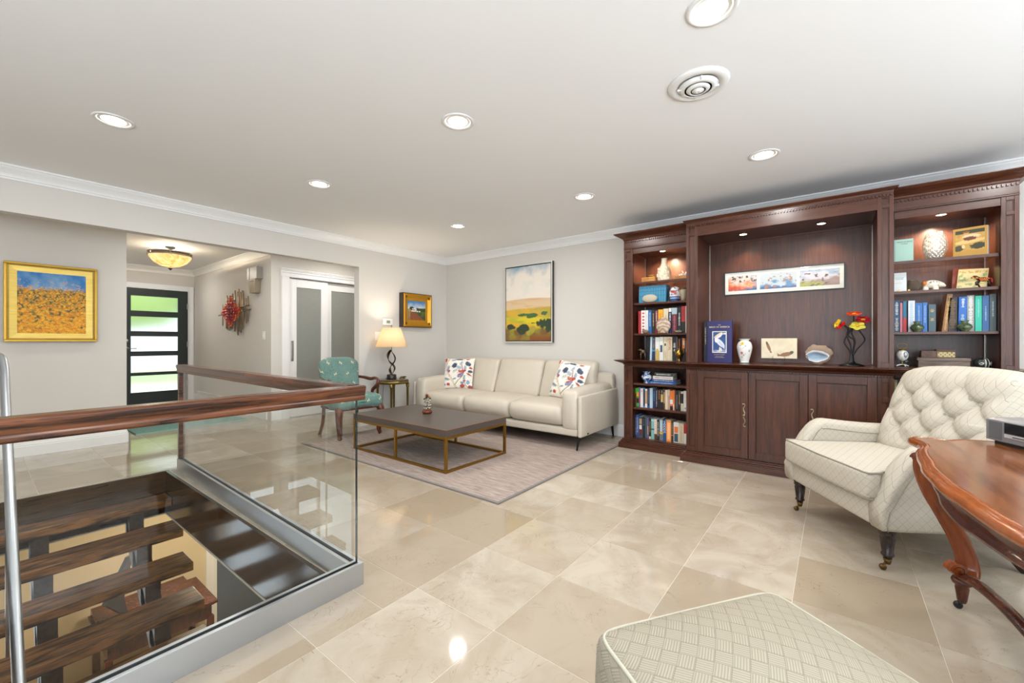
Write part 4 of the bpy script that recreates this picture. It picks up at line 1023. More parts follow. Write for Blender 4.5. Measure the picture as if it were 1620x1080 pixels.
# ---- centre cabinet
cc = thing('display_cabinet', 'wide mahogany centre cabinet with lit picture niche and three panelled doors', 'cabinet', (4.42, .375, 0))
X = 4.16
P = lambda nm, mb, m=M_cab, bv=.0, par=cc: obj(nm, mb, m, par, ws=True, bevel=bv)
P('plinth', MB().box(4.08, XB, -.375, 1.145, 0, .055).box(4.088, XB, -.37, 1.14, .055, .065).box(4.105, XB, -.36, 1.13, .065, .078).box(4.125, XB, -.352, 1.11, .078, .088).box(4.15, XB, -.352, 1.105, .088, .096), M_cabh, .003)
P('lower_carcass', MB().box(X+.02, XB, -.352, 1.108, .09, .866))
for a, b in ((1.006, 1.108), (-.352, -.262)):
    P('pilaster', framed(MB(), X-.007, a, b, .096, .85, .024, [(.096, .135), (.665, .70), (.815, .85)]), M_cab, .0015)
    P('pilaster', framed(MB(), X-.007, a, b, .922, 2.215, .024, [(.922, .96), (2.115, 2.14), (2.19, 2.215)]), M_cab, .0015)
    P('niche_side', MB().box(X+.02, XB-.02, a if a > 0 else a, b, .92, 2.22))
    P('niche_track', MB().box(4.64, 4.655, (1.002 if a > 0 else -.262), (1.006 if a > 0 else -.258), .93, 2.10), M_chrome)
M_hand = plain('pewter_brass_pull', '#a8957a', .35, .9)
dspan = [(.590, 1.003), (.164, .586), (-.259, .160)]
for k, (a, b) in enumerate(dspan):
    d = P('door', framed(MB(), X-.022, a, b, .098, .848, .055, [(.098, .158), (.79, .848)], .010, .014), M_cab, .002)
    hy = a+.028 if k < 1 else (b-.028 if k == 2 else None)
    if hy is not None:
        sg = 1; P0_ = wloc(cc); c = Vector((X-.026, hy, .475))-P0_
        pts = [(0, .012*sg, .094), (0, .003*sg, .100), (0, -.005*sg, .092), (0, -.004*sg, .078), (0, .006*sg, .062), (0, .004*sg, .04), (0, -.004*sg, .02), (0, 0, 0), (0, .004*sg, -.02), (0, -.004*sg, -.04), (0, -.006*sg, -.062), (0, .004*sg, -.078), (0, .005*sg, -.092), (0, -.003*sg, -.1), (0, -.012*sg, -.094)]
        PP = spline([tuple(Vector(p)+c) for p in pts], 4); n_ = len(PP)
        pm = MB().tube(PP, [.0035+.0045*math.exp(-((i/n_-.5)/.2)**2)+.002*(abs(i/n_-.5) > .46) for i in range(n_)], 8)
        pm.sphere(tuple(c+Vector((-.012, 0, 0))), (.010, .012, .012), 12, 8)
        obj('handle', pm, M_hand, d)
P('counter', cornice(X, XB, -.352, 1.108, .866, .920, .08, True, True), M_cabh, .002)
tag(P('dentil_row', dentils(X, -.352, 1.108, .850, .864, .0145, .006), M_cabh), kind='stuff')
P('niche_back', MB().box(4.66, XB, -.262, 1.006, .92, 2.22))
P('niche_top', MB().box(X+.02, 4.66, -.262, 1.006, 2.115, 2.135))
P('niche_bead', MB().box(4.645, 4.66, -.262, 1.006, 2.100, 2.115), M_cabh, .001); P('niche_bead', MB().box(4.648, 4.66, -.262, 1.006, .921, .932), M_cabh, .001)
P('header', MB().box(X-.004, X+.02, -.262, 1.006, 2.108, 2.215).box(X-.008, XB, -.352, 1.108, 2.215, 2.232), M_cabh, .001)
P('crown', cornice(X-.008, XB, -.352, 1.108, 2.228, 2.262, .028), M_cabh, .001)
tag(P('dentil_row', dentils(X-.006, -.352, 1.108, 2.198, 2.212, .0165, .009), M_cabh), kind='stuff')
for yy in (.66, .08):
    dn = P('downlight', MB().lathe([(0, 2.114), (.036, 2.114), (.038, 2.108), (.032, 2.106), (.029, 2.112), (0, 2.112)][::-1], (4.36, yy, 0), 20), M_chrome)
    obj('lens', MB().lathe([(0, 2.108), (.028, 2.108), (.028, 2.1115), (0, 2.1115)], (4.36-4.42, yy-.375, 0), 20), emit('halogen_lens', '#fff0d4', 14), dn)
    light('niche_downlight', 'SPOT', (4.50, yy, 2.10), 11, (1, .82, .62), .02, (0, 0, 0), spot=125, blend=.8)
# ================================================================== BOOKS
NCOL = dict(red='#b3262b', white='#dcdad5', blue='#1f5f9e', black='#1c1c20', maroon='#6b2430', yellow='#e3a21c', cream='#cfc3a6', navy='#1d2c55', grey='#6d7278', orange='#e0782d', brown='#5a3a28', teal='#7fb5ae', purple='#6a5b8c', tan='#b59367', green='#3aa53a', pink='#b57482', pale='#a9c0cc', sky='#3d7fae', turquoise='#27b59b', slate='#3e5560', gold='#bfa35a')
BM = {}
def cmat(c, rough=.45):
    c = NCOL.get(c, c)
    if (c, rough) not in BM:
        t = NT('book_cloth'); t.b.inputs['Base Color'].default_value = rgba(c); t.set(rough); n = t.noise(t.coord(), 400, 2); t.bump(n, .1, .001); BM[(c, rough)] = t.m
    return BM[(c, rough)]
def bookmesh(t, h, d, col, bands=(), name='book'):
    """spine toward -Y(local), origin at the foot of the spine"""
    mb = MB(); mats = [cmat(col), M_paper]; c = .0022
    mb.box(-t/2, t/2, .0, c, 0, h).box(-t/2, -t/2+c, c, d, 0, h).box(t/2-c, t/2, c, d, 0, h)
    mb.box(-t/2+c, t/2-c, c, d-.004, .003, h-.003, 1)
    r = random.Random(hash((round(t*1e4), round(h*1e4)))); nb = 0
    for b in bands:
        z0, z1, bc = b[:3]; wf = b[3] if len(b) > 3 else 1.0
        if bc not in mats: mats.append(cmat(bc))
        mi = mats.index(cmat(bc)) if cmat(bc) in mats else None
        if mi is None: mats.append(cmat(bc)); mi = len(mats)-1
        if wf < 0:     # broken marks standing for small spine printing
            z = z0*h
            while z < z1*h:
                L_ = r.uniform(.002, .0055); w_ = -wf*t/2*r.uniform(.35, .95); mb.box(-w_, w_, -.0006, 0, z, min(z+L_, z1*h), mi); z += L_+.0028
        else: mb.box(-t/2*wf, t/2*wf, -.0006-nb*.0002, 0, z0*h, z1*h, mi)
        nb += 1
    return mb, mats
ORD = 'leftmost second third fourth fifth sixth seventh eighth ninth tenth eleventh twelfth thirteenth fourteenth fifteenth sixteenth seventeenth eighteenth nineteenth twentieth twenty-first twenty-second twenty-third'.split()
def shelfrow(x, z, items, group, where, d=.15):
    for k, it in enumerate(items):
        ya, yb, h, col, desc = it[:5]; bands = it[5] if len(it) > 5 else (); ln = it[6] if len(it) > 6 else 0; dx = it[7] if len(it) > 7 else 0
        t = abs(ya-yb)-.0012; mb, mats = bookmesh(t, h, d, col, bands)
        o = obj('book', mb, mats, None, loc=(x+dx, (ya+yb)/2, z)); o.rotation_euler = (0, ln, -PI/2)
        o.rotation_mode = 'XYZ'
        pos = (ORD[k]+' from the left' if k else 'leftmost')
        tag(o, '%s book, %s, %s' % (desc, pos, where), 'book', group)
        if len(it) > 8 and it[8]:
            s_, sz, mc, zf = it[8]; text(s_, sz, cmat(mc), o, (-sz*.36, -.0012, h*zf), (PI/2, PI/2, 0), name='spine_title')
g_ = 'books on the third shelf of the left bookcase'
W = 'third shelf of left bookcase'
def spl_(a, b, n): return [(a+(b-a)*k/n, a+(b-a)*(k+1)/n) for k in range(n)]
rowC = [(1.646, 1.617, .237, 'red', 'bright red', [(.1, .9, 'maroon', -.5)]), (1.616, 1.570, .243, 'white', 'white and red striped', [(z, z+.055, 'red', .5) for z in (.15, .28, .42, .56, .70, .85)]),
 (1.569, 1.541, .243, 'white', 'white with pale blue lettering', [(.1, .85, 'pale', -.5)]), (1.540, 1.504, .243, 'blue', 'royal blue', [(.3, .9, 'white', -.3)]), (1.501, 1.472, .246, 'black', 'black with gold script', [(.3, .85, 'gold', -.5)]),
 (1.469, 1.439, .24, 'maroon', 'maroon', [(.5, .95, 'white', -.4)]), (1.437, 1.386, .245, 'yellow', 'yellow', [(.5, .85, 'orange', -.5)]), (1.383, 1.335, .252, 'cream', 'cream', [(.6, .75, 'tan', -.5)]),
 (1.331, 1.301, .255, 'navy', 'navy and white', [(.85, 1, 'white'), (.5, .8, 'white', -.5)]), (1.299, 1.247, .258, 'maroon', 'dark red with portrait band', [(.74, .99, 'pale'), (.1, .7, 'pink', -.5)]),
 (1.244, 1.207, .257, 'black', 'black with white lettering', [(.3, .8, 'white', -.5)]), (1.205, 1.168, .268, 'red', 'red and black', [(0, .42, 'black'), (.55, .9, 'maroon', -.5)]), (1.166, 1.150, .268, 'white', 'thin white', []), (1.149, 1.134, .268, 'red', 'thin scarlet', [])]
shelfrow(4.345, 1.205, rowC, g_, W)
g_ = 'books on the counter shelf of the left bookcase'; W = 'counter level of left bookcase'
rowD = [(1.576, 1.533, .235, 'black', 'plain black', [], 0, .03), (1.528, 1.506, .243, 'pale', 'pale green leaning', [], .03), (1.503, 1.472, .24, 'navy', 'navy with gold lettering', [(.5, .95, 'gold', -.4), (.38, .46, 'sky')], .01),
 (1.470, 1.428, .24, 'white', 'white and mustard', [(0, .42, 'gold'), (.42, .5, 'gold', .5)]), (1.427, 1.388, .243, 'white', 'white with a blue label', [(.35, .65, 'slate', .6)]), (1.386, 1.350, .243, 'cream', 'cream with a black figure', [(.62, .72, 'black', .4), (.1, .4, 'tan', -.5)]),
 (1.349, 1.297, .243, 'cream', 'cream with red lettering CAPITAL', [(.88, .9, 'gold')], 0, 0, ('CAPITAL', .032, 'red', .68)), (1.294, 1.257, .243, 'black', 'black with white emblem', [(.55, .75, 'white', -.7), (.4, .5, 'white', -.5)]),
 (1.255, 1.246, .24, 'grey', 'thin grey', []), (1.240, 1.204, .232, 'black', 'dark', [], 0, .04), (1.200, 1.174, .228, 'orange', 'orange and white', [(.0, .55, 'black'), (.7, .9, 'cream', .6)]), (1.172, 1.152, .225, 'black', 'narrow black', [(.4, .9, 'white', -.4)])]
shelfrow(4.355, .925, rowD, g_, W)
g_ = 'paperbacks on the lower middle shelf of the left bookcase'; W = 'row above the bottom shelf'
eF = [1.701, 1.679, 1.650, 1.630, 1.594, 1.575, 1.550, 1.525, 1.493, 1.464, 1.441, 1.412, 1.384, 1.366, 1.339, 1.317, 1.288, 1.272, 1.259, 1.238, 1.212, 1.185, 1.151]
eF[0] = 1.678; eF = [min(v, 1.678-.002*k) for k, v in enumerate(eF)]; eF[1] = 1.666; eF[2] = 1.642; eF[3] = 1.624
cF = [('green', 'dark green', [(.0, .7, 'brown')]), ('green', 'bright green and black', [(.2, .45, 'black'), (.55, .78, 'yellow')]), ('purple', 'maroon and purple', [(.2, .6, 'red', .6)]), ('white', 'white with black marks', [(.8, .9, 'slate', -.4)]), ('navy', 'deep blue with sky ends', [(.93, 1, 'sky'), (0, .08, 'sky')]), ('tan', 'tan and white', [(0, .2, 'white'), (.9, 1, 'white')]), ('navy', 'dark navy patterned', [(0, .1, 'blue', .8), (.2, .9, 'grey', -.6)]), ('pale', 'pale blue', []), ('navy', 'navy with blue flash', [(.4, .9, 'sky', -.5)]), ('black', 'black with white flecks', [(.1, .9, 'white', -.3)]), ('black', 'black with orange title', [(.5, .95, 'orange', -.4)]), ('black', 'black and lime', [(.35, .75, 'gold', .8), (.8, .95, 'white', -.3)]), ('brown', 'brown and amber', [(.3, .85, 'tan', .6)]), ('cream', 'cream and gold', [(.4, .95, 'white', -.4)]), ('#b99085', 'dusty pink', [(.7, .95, 'cream', .5)]), ('orange', 'orange white and black', [(.3, .53, 'white'), (0, .2, 'black')]), ('orange', 'thin orange', [(0, .3, 'white', .5)]), ('brown', 'thin dark brown', []), ('black', 'black with thin lettering', [(.1, .8, 'white', -.25)]), ('black', 'black with gold capitals', [(.3, .95, 'gold', -.55)]), ('black', 'black and cream banded', [(.88, 1, 'cream'), (0, .38, 'cream')]), ('white', 'white with red mark', [(.4, .55, 'orange', -.3), (.1, .2, 'black', -.5)])]
rowF = [(eF[k], eF[k+1], .196+.012*((k*7) % 5)/4-.0, c, dn_, b) for k, (c, dn_, b) in enumerate(cF)]
shelfrow(4.345, .425, rowF, g_, W, .13)
g_ = 'books on the bottom shelf of the left bookcase'; W = 'bottom shelf of left bookcase'
eG = [1.678, 1.665, 1.644, 1.601, 1.574, 1.553, 1.535, 1.509, 1.477, 1.449, 1.424, 1.387, 1.353, 1.305, 1.282, 1.231, 1.183, 1.149]
cG = [('navy', 'dark blue', [(.1, .9, 'white', -.5)]), ('#2558a8', 'bright blue', [(.2, .9, 'white', -.35)]), ('slate', 'grey with red and white picture', [(.1, .4, 'maroon', .7), (.4, .6, 'white', .6), (.65, .9, 'tan', .6)]), ('black', 'black with grey lettering', [(.6, .9, 'grey', -.5)]), ('slate', 'slate grey', []), ('purple', 'violet', [(.2, .6, 'tan', .7)]), ('black', 'black with a cream foot', [(0, .12, 'cream', .8), (.3, .85, 'tan', -.4)]), ('teal', 'light teal', [(.45, .52, 'slate'), (.9, .94, 'white')]), ('white', 'white and rust', [(0, .28, 'brown'), (.3, .95, 'orange', -.5)]), ('black', 'narrow black and cream', [(.2, .9, 'cream', -.5)]), ('grey', 'grey with yellow band', [(.3, .38, 'yellow'), (.4, .95, 'pale', .7)]), ('#1c4d80', 'blue with white title ODDS', [(.8, .95, 'pale', -.7)], 0, 0, ('ODDS', .036, 'white', .62)), ('#f0954a', 'bright orange', [(.1, .9, '#f7b987', .5)]), ('#3c302a', 'dark brown', [(.4, .9, 'tan', -.4), (.3, .35, 'orange', .7)]), ('white', 'white with orange and teal panels', [(.48, .78, 'orange', .75), (.04, .44, 'slate', .75)]), ('cream', 'thick cream', [(.1, .9, 'tan', -.3)]), ('white', 'white with a red top', [(.52, 1, 'red')])]
rowG = [(eG[k], eG[k+1], [.236, .236, .222, .222, .226, .22, .218, .215, .212, .21, .222, .212, .215, .212, .205, .2, .198][k], c[0], c[1], c[2])+tuple(c[3:]) for k, c in enumerate(cG)]
shelfrow(4.345, .10, rowG, g_, W)
g_ = 'matching blue volumes on the second shelf of the left bookcase'
for k, (a, b) in enumerate(spl_(1.646, 1.362, 11)):
    mb, mats = bookmesh(a-b-.0015, .178+.002*(k % 2), .13, '#3d87a8', [(.66, .68, 'navy', .9), (.4, .42, 'navy', .6), (.86, .89, 'navy', .6)])
    o = obj('book', mb, mats, None, loc=(4.355, (a+b)/2, 1.526)); o.rotation_euler = (0, .02, -PI/2)
    tag(o, 'teal blue volume, %s, of matching set on second shelf' % (ORD[k]+' from the left' if k else 'leftmost'), 'book', g_)
# right bookcase row
g_ = 'books on the third shelf of the right bookcase'; W = 'third shelf of right bookcase'
rowR = [(-.372, -.404, .242, '#17486e', 'dark blue with cream lettering', [(.05, .45, 'cream', -.75), (.55, .95, 'white', -.7)]), (-.406, -.421, .225, 'pink', 'thin rose', []), (-.423, -.444, .235, '#1d6a85', 'teal and rust red', [(0, .46, 'red')]), (-.452, -.490, .238, '#d5d8e0', 'white patterned', [(.05, .95, 'pale', -.8)]), (-.492, -.530, .218, '#2a66ad', 'cobalt blue', [(.3, .9, 'pale', -.3)]), (-.531, -.557, .220, '#2a66ad', 'narrower cobalt blue', [(.3, .9, 'pale', -.3)]), (-.562, -.602, .204, 'slate', 'slate blue with gilt label', [(.72, .82, 'gold', -.8), (.4, .5, 'gold', -.7)]),
 (-.632, -.662, .275, '#8a5a36', 'brown leaning with gilt title', [(.05, .95, 'gold', -.5)], .10), (-.664, -.712, .245, '#2a221c', 'black and gold illustrated', [(.1, .95, '#6a4f2c', -.8)]), (-.715, -.757, .25, '#1f5fae', 'blue with white writing', [(.7, .95, 'white', -.5), (.1, .5, 'pale', -.6)], .02), (-.760, -.796, .258, '#8d8f8c', 'grey with mosaic jacket', [(.1, .98, 'white', -.7)]), (-.799, -.832, .252, 'turquoise', 'turquoise', [(.4, .9, 'pale', -.25)]), (-.834, -.866, .252, '#2f5f96', 'mid blue', [(.3, .7, 'pale', -.25)]), (-.868, -.900, .26, '#4b5c60', 'dark grey', [(.4, .8, 'pale', -.3)])]
shelfrow(4.36, 1.192, rowR, g_, W)
for k, (a, b, c, dn_) in enumerate(((-.372, -.392, '#8a7a50', 'olive'), (-.395, -.416, '#2b3138', 'black'), (-.418, -.452, '#8aa4b0', 'pale blue'))):
    mb, mats = bookmesh(b-a if b > a else a-b-.001, .225, .13, c, [(.1, .9, 'white', -.35)]); o = obj('book', mb, mats, None, loc=(4.35, (a+b)/2, .60)); o.rotation_euler = (0, 0, -PI/2)
    tag(o, '%s book below the counter of the right bookcase, beside the armchair back' % dn_, 'book', 'books below the counter of the right bookcase')
# flat stack below the counter (left)
z = .681
for k, (ya, yb, t, c, dn_, dd) in enumerate(((1.545, 1.262, .022, '#1c62a8', 'broad blue book lying lowest', .20), (1.505, 1.262, .024, '#2c4a8c', 'dark blue book lying second from the bottom', .18), (1.492, 1.288, .033, 'white', 'white book lying third in the stack', .15), (1.475, 1.288, .036, '#3a3d3c', 'dark patterned book lying on top', .15))):
    mb, mats = bookmesh(t, abs(ya-yb), dd, c, [(.1, .9, 'white' if k != 2 else 'pink', -.45)])
    o = obj('book', mb, mats, None, loc=(4.345, (ya+yb)/2-(yb-ya)/2*0-(ya-yb)/2, z+t/2+.0003)); o.rotation_mode = 'XYZ'
    o.rotation_euler = Euler((0, -PI/2, 0)).to_matrix().to_4x4().to_euler() if False else (0, 0, 0)
    o.matrix_world = Matrix.Translation((4.345, yb, z+t/2+.0003)) @ Matrix(((0, 1, 0, 0), (0, 0, 1, 0), (1, 0, 0, 0), (0, 0, 0, 1)))
    tag(o, dn_+' of the flat stack below the left counter', 'book', 'flat stack of books under the left counter'); z += t+.0006
# ================================================================== SHELF ORNAMENTS (rotz -90: local x -> right in view, local -y -> viewer)
R9 = -PI/2
def one(name, mb, m, label, cat, loc, rotz=R9, group=None, **k):
    return tag(obj(name, mb, m, None, loc=loc, rotz=rotz, **k), label, cat, group)
M_alab = plain('carved_alabaster', '#e9dfc4', .5, bump=(60, .5))
vz = thing('carved_vase', 'tall carved ivory bottle vase on the top shelf of the left bookcase', 'vase', (4.44, 1.405, 1.745), R9)
obj('vase_body', MB().lathe([(0, 0), (.060, 0), (.068, .02), (.070, .08), (.062, .125), (.044, .16), (.030, .19), (.027, .235), (.032, .245), (.026, .245), (.022, .19), (0, .18)], seg=32, fn=lambda p: (p[0]*(1+.03*math.sin(p[2]*90)*math.sin(3*math.atan2(p[1], p[0]))), p[1], p[2])), M_alab, vz)
rl = MB()
for k in range(14):
    a = -PI/2+(k % 7-3)*.32; z = .06+.035*(k//7)+.04*math.sin(k*1.7); r = .068; rl.sphere((r*math.cos(a), r*math.sin(a), z), (.012, .008, .016), 8, 6)
obj('relief_carving', rl, M_alab, vz)
bx = thing('wooden_keepsake_box', 'honey wood box on the top left shelf beside the carved vase', 'box', (4.42, 1.55, 1.745), R9)
M_honey = wood('honey_wood', '#a8662a', '#d69a4c', (4, 20, 20), .35)
obj('box_body', MB().box(-.072, .072, -.05, .05, 0, .040), M_honey, bx, bevel=.002); obj('lid', MB().box(-.073, .073, -.051, .051, .041, .056), M_honey, bx, bevel=.003); obj('clasp', MB().box(-.004, .004, -.053, -.051, .034, .048), M_brass, bx)
one('brass_dish', MB().lathe([(0, 0), (.030, 0), (.044, .010), (.046, .020), (.042, .020), (.030, .006), (0, .006)], seg=28), M_brass, 'small round brass dish sitting on the honey wood box', 'dish', (4.42, 1.545, 1.8015))
b2 = thing('amber_box', 'amber wood box topped with white figures at the right of the top left shelf', 'box', (4.42, 1.21, 1.745), R9)
obj('box_body', MB().box(-.062, .062, -.045, .045, 0, .042), M_honey, b2, bevel=.004)
fg = MB()
for x, z, r in ((-.03, .05, .012), (-.01, .055, .014), (0, .075, .010), (.02, .055, .014), (.04, .07, .016), (.05, .09, .012), (-.005, .088, .008)): fg.sphere((x, 0, z), (r, r*.7, r*1.1), 8, 6)
obj('white_figures', fg, plain('white_ceramic', '#eeeae0', .4), b2)
one('fossil_stone', MB().sphere((0, 0, .043), (.080, .022, .043), 24, 14), plain('fossil_limestone', '#b3ab99', .8, bump=(90, .8)), 'oval pale fossil stone leaning before the blue set of books', 'stone', (4.325, 1.518, 1.5262))
def porc(u, v):
    b = np.broadcast_to(L('#e9e9ea'), u.shape+(3,)).copy(); n = fbm(u*14, v*14, 2); n2 = fbm(u*10, v*10, 8)
    b = blend(b, L('#2a5a9c'), (.33-v)/.02); b = blend(b, L('#e8ecf0'), (.38-np.abs(v-.38)*12-.0)*0+((np.abs(v-.2) < .02)*1.)); b = blend(b, L('#2c3f86'), (n-.56)*20*(v > .38)); b = blend(b, L('#b0392f'), (n2-.58)*20*(v > .38)*(v < .85)); return b
def vcol_lathe(prof, fn, seg=40, sub=6):
    P = [(q.x, q.y) for q in spline([(a, b, 0) for a, b in prof], sub)]; P = [(max(a, 0), b) for a, b in P]
    mb = MB().lathe(P, seg=seg); n = len(P); zt = max(p[1] for p in P)
    u = np.repeat(np.arange(seg)/seg, n); v = np.tile(np.array([p[1]/zt for p in P]), seg)
    mb.col = fn(u, v); return mb
M_porc = vcol('glazed_porcelain', .12)
one('porcelain_jar', vcol_lathe([(0, 0), (.036, 0), (.044, .02), (.052, .06), (.052, .095), (.042, .13), (.02, .148), (0, .15)], porc), M_porc, 'blue red and white porcelain ginger jar on the second shelf', 'jar', (4.37, 1.275, 1.526))
cj = thing('crackled_jar', 'crackled beige jar with brown lid beside the porcelain jar', 'jar', (4.37, 1.191, 1.526), R9)
obj('jar_body', MB().lathe([(0, 0), (.022, 0), (.028, .03), (.038, .08), (.036, .105), (.026, .118), (0, .118)], seg=24), plain('crackle_glaze', '#a89c82', .3, bump=(50, .6)), cj); obj('lid', MB().lathe([(0, .1185), (.025, .1185), (.022, .13), (0, .134)], seg=20), plain('brown_lid', '#5b4636', .5), cj)
mb, mats = bookmesh(.02, .16, .12, 'orange', []); o = obj('book', mb, mats, None, loc=(4.40, 1.149, 1.526)); o.rotation_euler = (0, 0, R9); tag(o, 'orange red book edge behind the crackled jar', 'book')
mb, mats = bookmesh(.022, .135, .12, 'black', []); o = obj('book', mb, mats, None, loc=(4.40, 1.342, 1.526)); o.rotation_euler = (0, 0, R9); tag(o, 'small black book standing between blue set and porcelain jar', 'book')
def agate(u, v):
    r = np.hypot((u-.5)*1.05, v-.45)*2; n = fbm(u*8, v*8, 4)
    b = blend(np.broadcast_to(L('#bda890'), u.shape+(3,)).copy(), L('#8d7660'), (np.sin(r*26+n*6)*.5+.5)*.7); return blend(b, L('#dccdb8'), (.35-r)*4)
t = NT('banded_agate'); _w = t.new('TexWave', wave_type='RINGS', rings_direction='Y'); _w.inputs['Scale'].default_value = 9; _w.inputs['Distortion'].default_value = 5; _w.inputs['Detail Scale'].default_value = 3; t.link(t.coord((1, 1, 1)), _w.inputs[0]); t.link(t.ramp(_w.outputs[1], [(.1, '#9a826c'), (.5, '#af9883'), (.95, '#c9b7a4')]), t.b.inputs['Base Color']); t.set(.35); AGM = t.m
one('agate_slice', MB().sphere((0, 0, .080), (.074, .018, .082), 28, 16, fn=lambda p: 1+.015*math.sin(5*math.atan2(p[2], p[0])+1)-.06*max(0, p[2])*abs(p[0])), AGM, 'round banded brown stone slice standing before the third-shelf books', 'stone', (4.315, 1.375, 1.2055))
one('brown_rock', MB().sphere((0, 0, .018), (.036, .02, .020), 10, 6, fn=lambda p: 1+.2*math.sin(7*p[0]+3*p[2])), plain('brown_rock', '#7a6652', .8, bump=(60, 1)), 'small brown rock at the left front of the third shelf', 'stone', (4.32, 1.560, 1.205))
one('shell_fossil', MB().sphere((0, 0, .014), (.042, .02, .016), 12, 6), plain('grey_shell', '#756d5d', .6, bump=(80, 1)), 'flat grey shell at the right front of the third shelf', 'shell', (4.32, 1.225, 1.205))
dg = thing('bronze_animal_figurine', 'small bronze animal figurine on the counter shelf left of the books', 'figurine', (4.34, 1.595, .925), R9+.4)
M_bz = plain('weathered_bronze', '#5c4c3c', .4, .7)
obj('body', MB().sphere((0, 0, .085), (.028, .022, .026), 14, 8).sphere((-.024, -.002, .105), (.016, .014, .016), 12, 8).tube([(-.03, -.004, .104), (-.05, -.006, .11)], [.009, .006], 8).tube([(-.014, 0, .095), (-.020, 0, .108)], [.018, .013], 8).tube([(.024, 0, .1), (.03, 0, .108)], .005, 6), M_bz, dg)
for x, y in ((-.018, -.012), (-.018, .012), (.018, -.012), (.018, .012)): obj('leg', MB().tube([(x, y, .08), (x*1.3, y, .04), (x*1.2, y, .0)], [.009, .006, .007], 8), M_bz, dg)
ur = thing('brass_urn', 'brass urn with handles and twisted neck on the counter shelf of the left bookcase', 'urn', (4.335, 1.222, .9255), R9)
obj('urn_body', MB().lathe([(0, 0), (.018, 0), (.020, .006), (.010, .016), (.014, .024), (.034, .050), (.038, .072), (.032, .092), (.016, .106), (.015, .118), (.022, .126), (0, .126)], seg=26), M_brass, ur)
obj('twisted_neck', MB().lathe([(.008 if k % 2 else .0105, .1265+k*.009) for k in range(11)]+[(0, .2265)], seg=14), plain('copper_neck', '#8c4f32', .35, .6), ur)
for s_ in (-1, 1): obj('handle', MB().tube(spline([(s_*.018, 0, .112), (s_*.038, 0, .116), (s_*.044, 0, .096), (s_*.034, 0, .076)], 5), .003, 6), M_brass, ur)
def chin(u, v): n = fbm(u*16, v*12, 5); return blend(np.broadcast_to(L('#dfe6ee'), u.shape+(3,)).copy(), L('#2f63a6'), (n-.44)*14)
one('blue_white_vase', vcol_lathe([(0, 0), (.030, 0), (.030, .006), (.024, .022), (.044, .040), (.054, .062), (.044, .085), (.026, .095), (.026, .104), (.040, .118), (.032, .118), (0, .10)], chin), M_porc, 'blue and white squat vase below the counter of the left bookcase', 'vase', (4.37, 1.565, .681))
# ---- centre counter items
ZC = .9203
sb = thing('slipcased_bird_book', 'tall indigo boxed book with pelican cover, Birds of America', 'book', (4.33, .875, ZC), R9)
M_indigo = cmat('#2b2860', .5)
obj('slipcase', MB().box(-.085, .125, 0, .055, 0, .395), M_indigo, sb, bevel=.0015)
obj('dark_spine', MB().box(-.122, -.087, .012, .055, 0, .392), cmat('#0f1026', .4), sb, bevel=.002)
text('THE', .0125, cmat('cream'), sb, (.020, -.001, .352)); text('BIRDS OF AMERICA', .0205, cmat('#e0d2a0'), sb, (.020, -.001, .330), name='title')
text('JOHN JAMES AUDUBON', .0085, cmat('cream'), sb, (.020, -.001, .072)); text('INTRODUCTION BY', .0075, cmat('cream'), sb, (.020, -.001, .056)); text('ROGER TORY PETERSON', .0075, cmat('cream'), sb, (.020, -.001, .046))
text('THE BIRDS OF AMERICA', .0155, cmat('#c9bd98'), sb, (-.110, .0105, .255), (PI/2, PI/2, 0), name='spine_title')
def pelican(u, v):
    b = blend(np.broadcast_to(L('#27477f'), u.shape+(3,)).copy(), L('#3d6296'), fbm(u*5, v*8, 1)-.2)
    b = blend(b, L('#8f93bd'), (.12-v+.05*u)*20)
    def el(c, cx, cy, rx, ry, rot):
        nonlocal b
        x = (u-cx)*math.cos(rot)*1+(v-cy)*1.7*math.sin(rot); y = -(u-cx)*math.sin(rot)+(v-cy)*1.7*math.cos(rot); b = blend(b, L(c), (1-(x/rx)**2-(y/ry)**2)*6)
    el('#dcdcea', .55, .46*1, .52, .20, -.85); el('#c9cbe2', .68, .36, .40, .09, -.95); el('#e8e6ee', .26, .62, .13, .26, .0); el('#e8e6ee', .45, .78, .26, .12, .5); el('#e8e6ee', .62, .90, .15, .11, 0)
    el('#d8bfa6', .40, .84, .40, .10, .62); el('#ecd9c4', .50, .87, .30, .04, .6); el('#ecd9c4', .88, .91, .13, .07, 0); el('#2a2a3a', .80, .92, .02, .03, 0)
    el('#e0dcc8', .53, .14, .06, .22, 0); el('#e0dcc8', .65, .13, .05, .16, .2); el('#e0dcc8', .45, .06, .18, .05, 0)
    return b
bd = MB(); bw, bh = .124, .205
for q in ((-bw/2, bw/2, 0, .007), (-bw/2, bw/2, bh-.007, bh), (-bw/2, -bw/2+.007, .007, bh-.007), (bw/2-.007, bw/2, .007, bh-.007)): bd.box(q[0]+.020, q[1]+.020, -.0008, 0, q[2]+.092, q[3]+.092)
obj('cover_border', bd, cmat('#dfe3d3'), sb)
cp = canvas(bw-.012, bh-.012, 60, 90, pelican, y=-.0006, z0=.098); cp.v = [(x+.020, y, z) for x, y, z in cp.v]; obj('cover_picture', cp, M_art, sb)
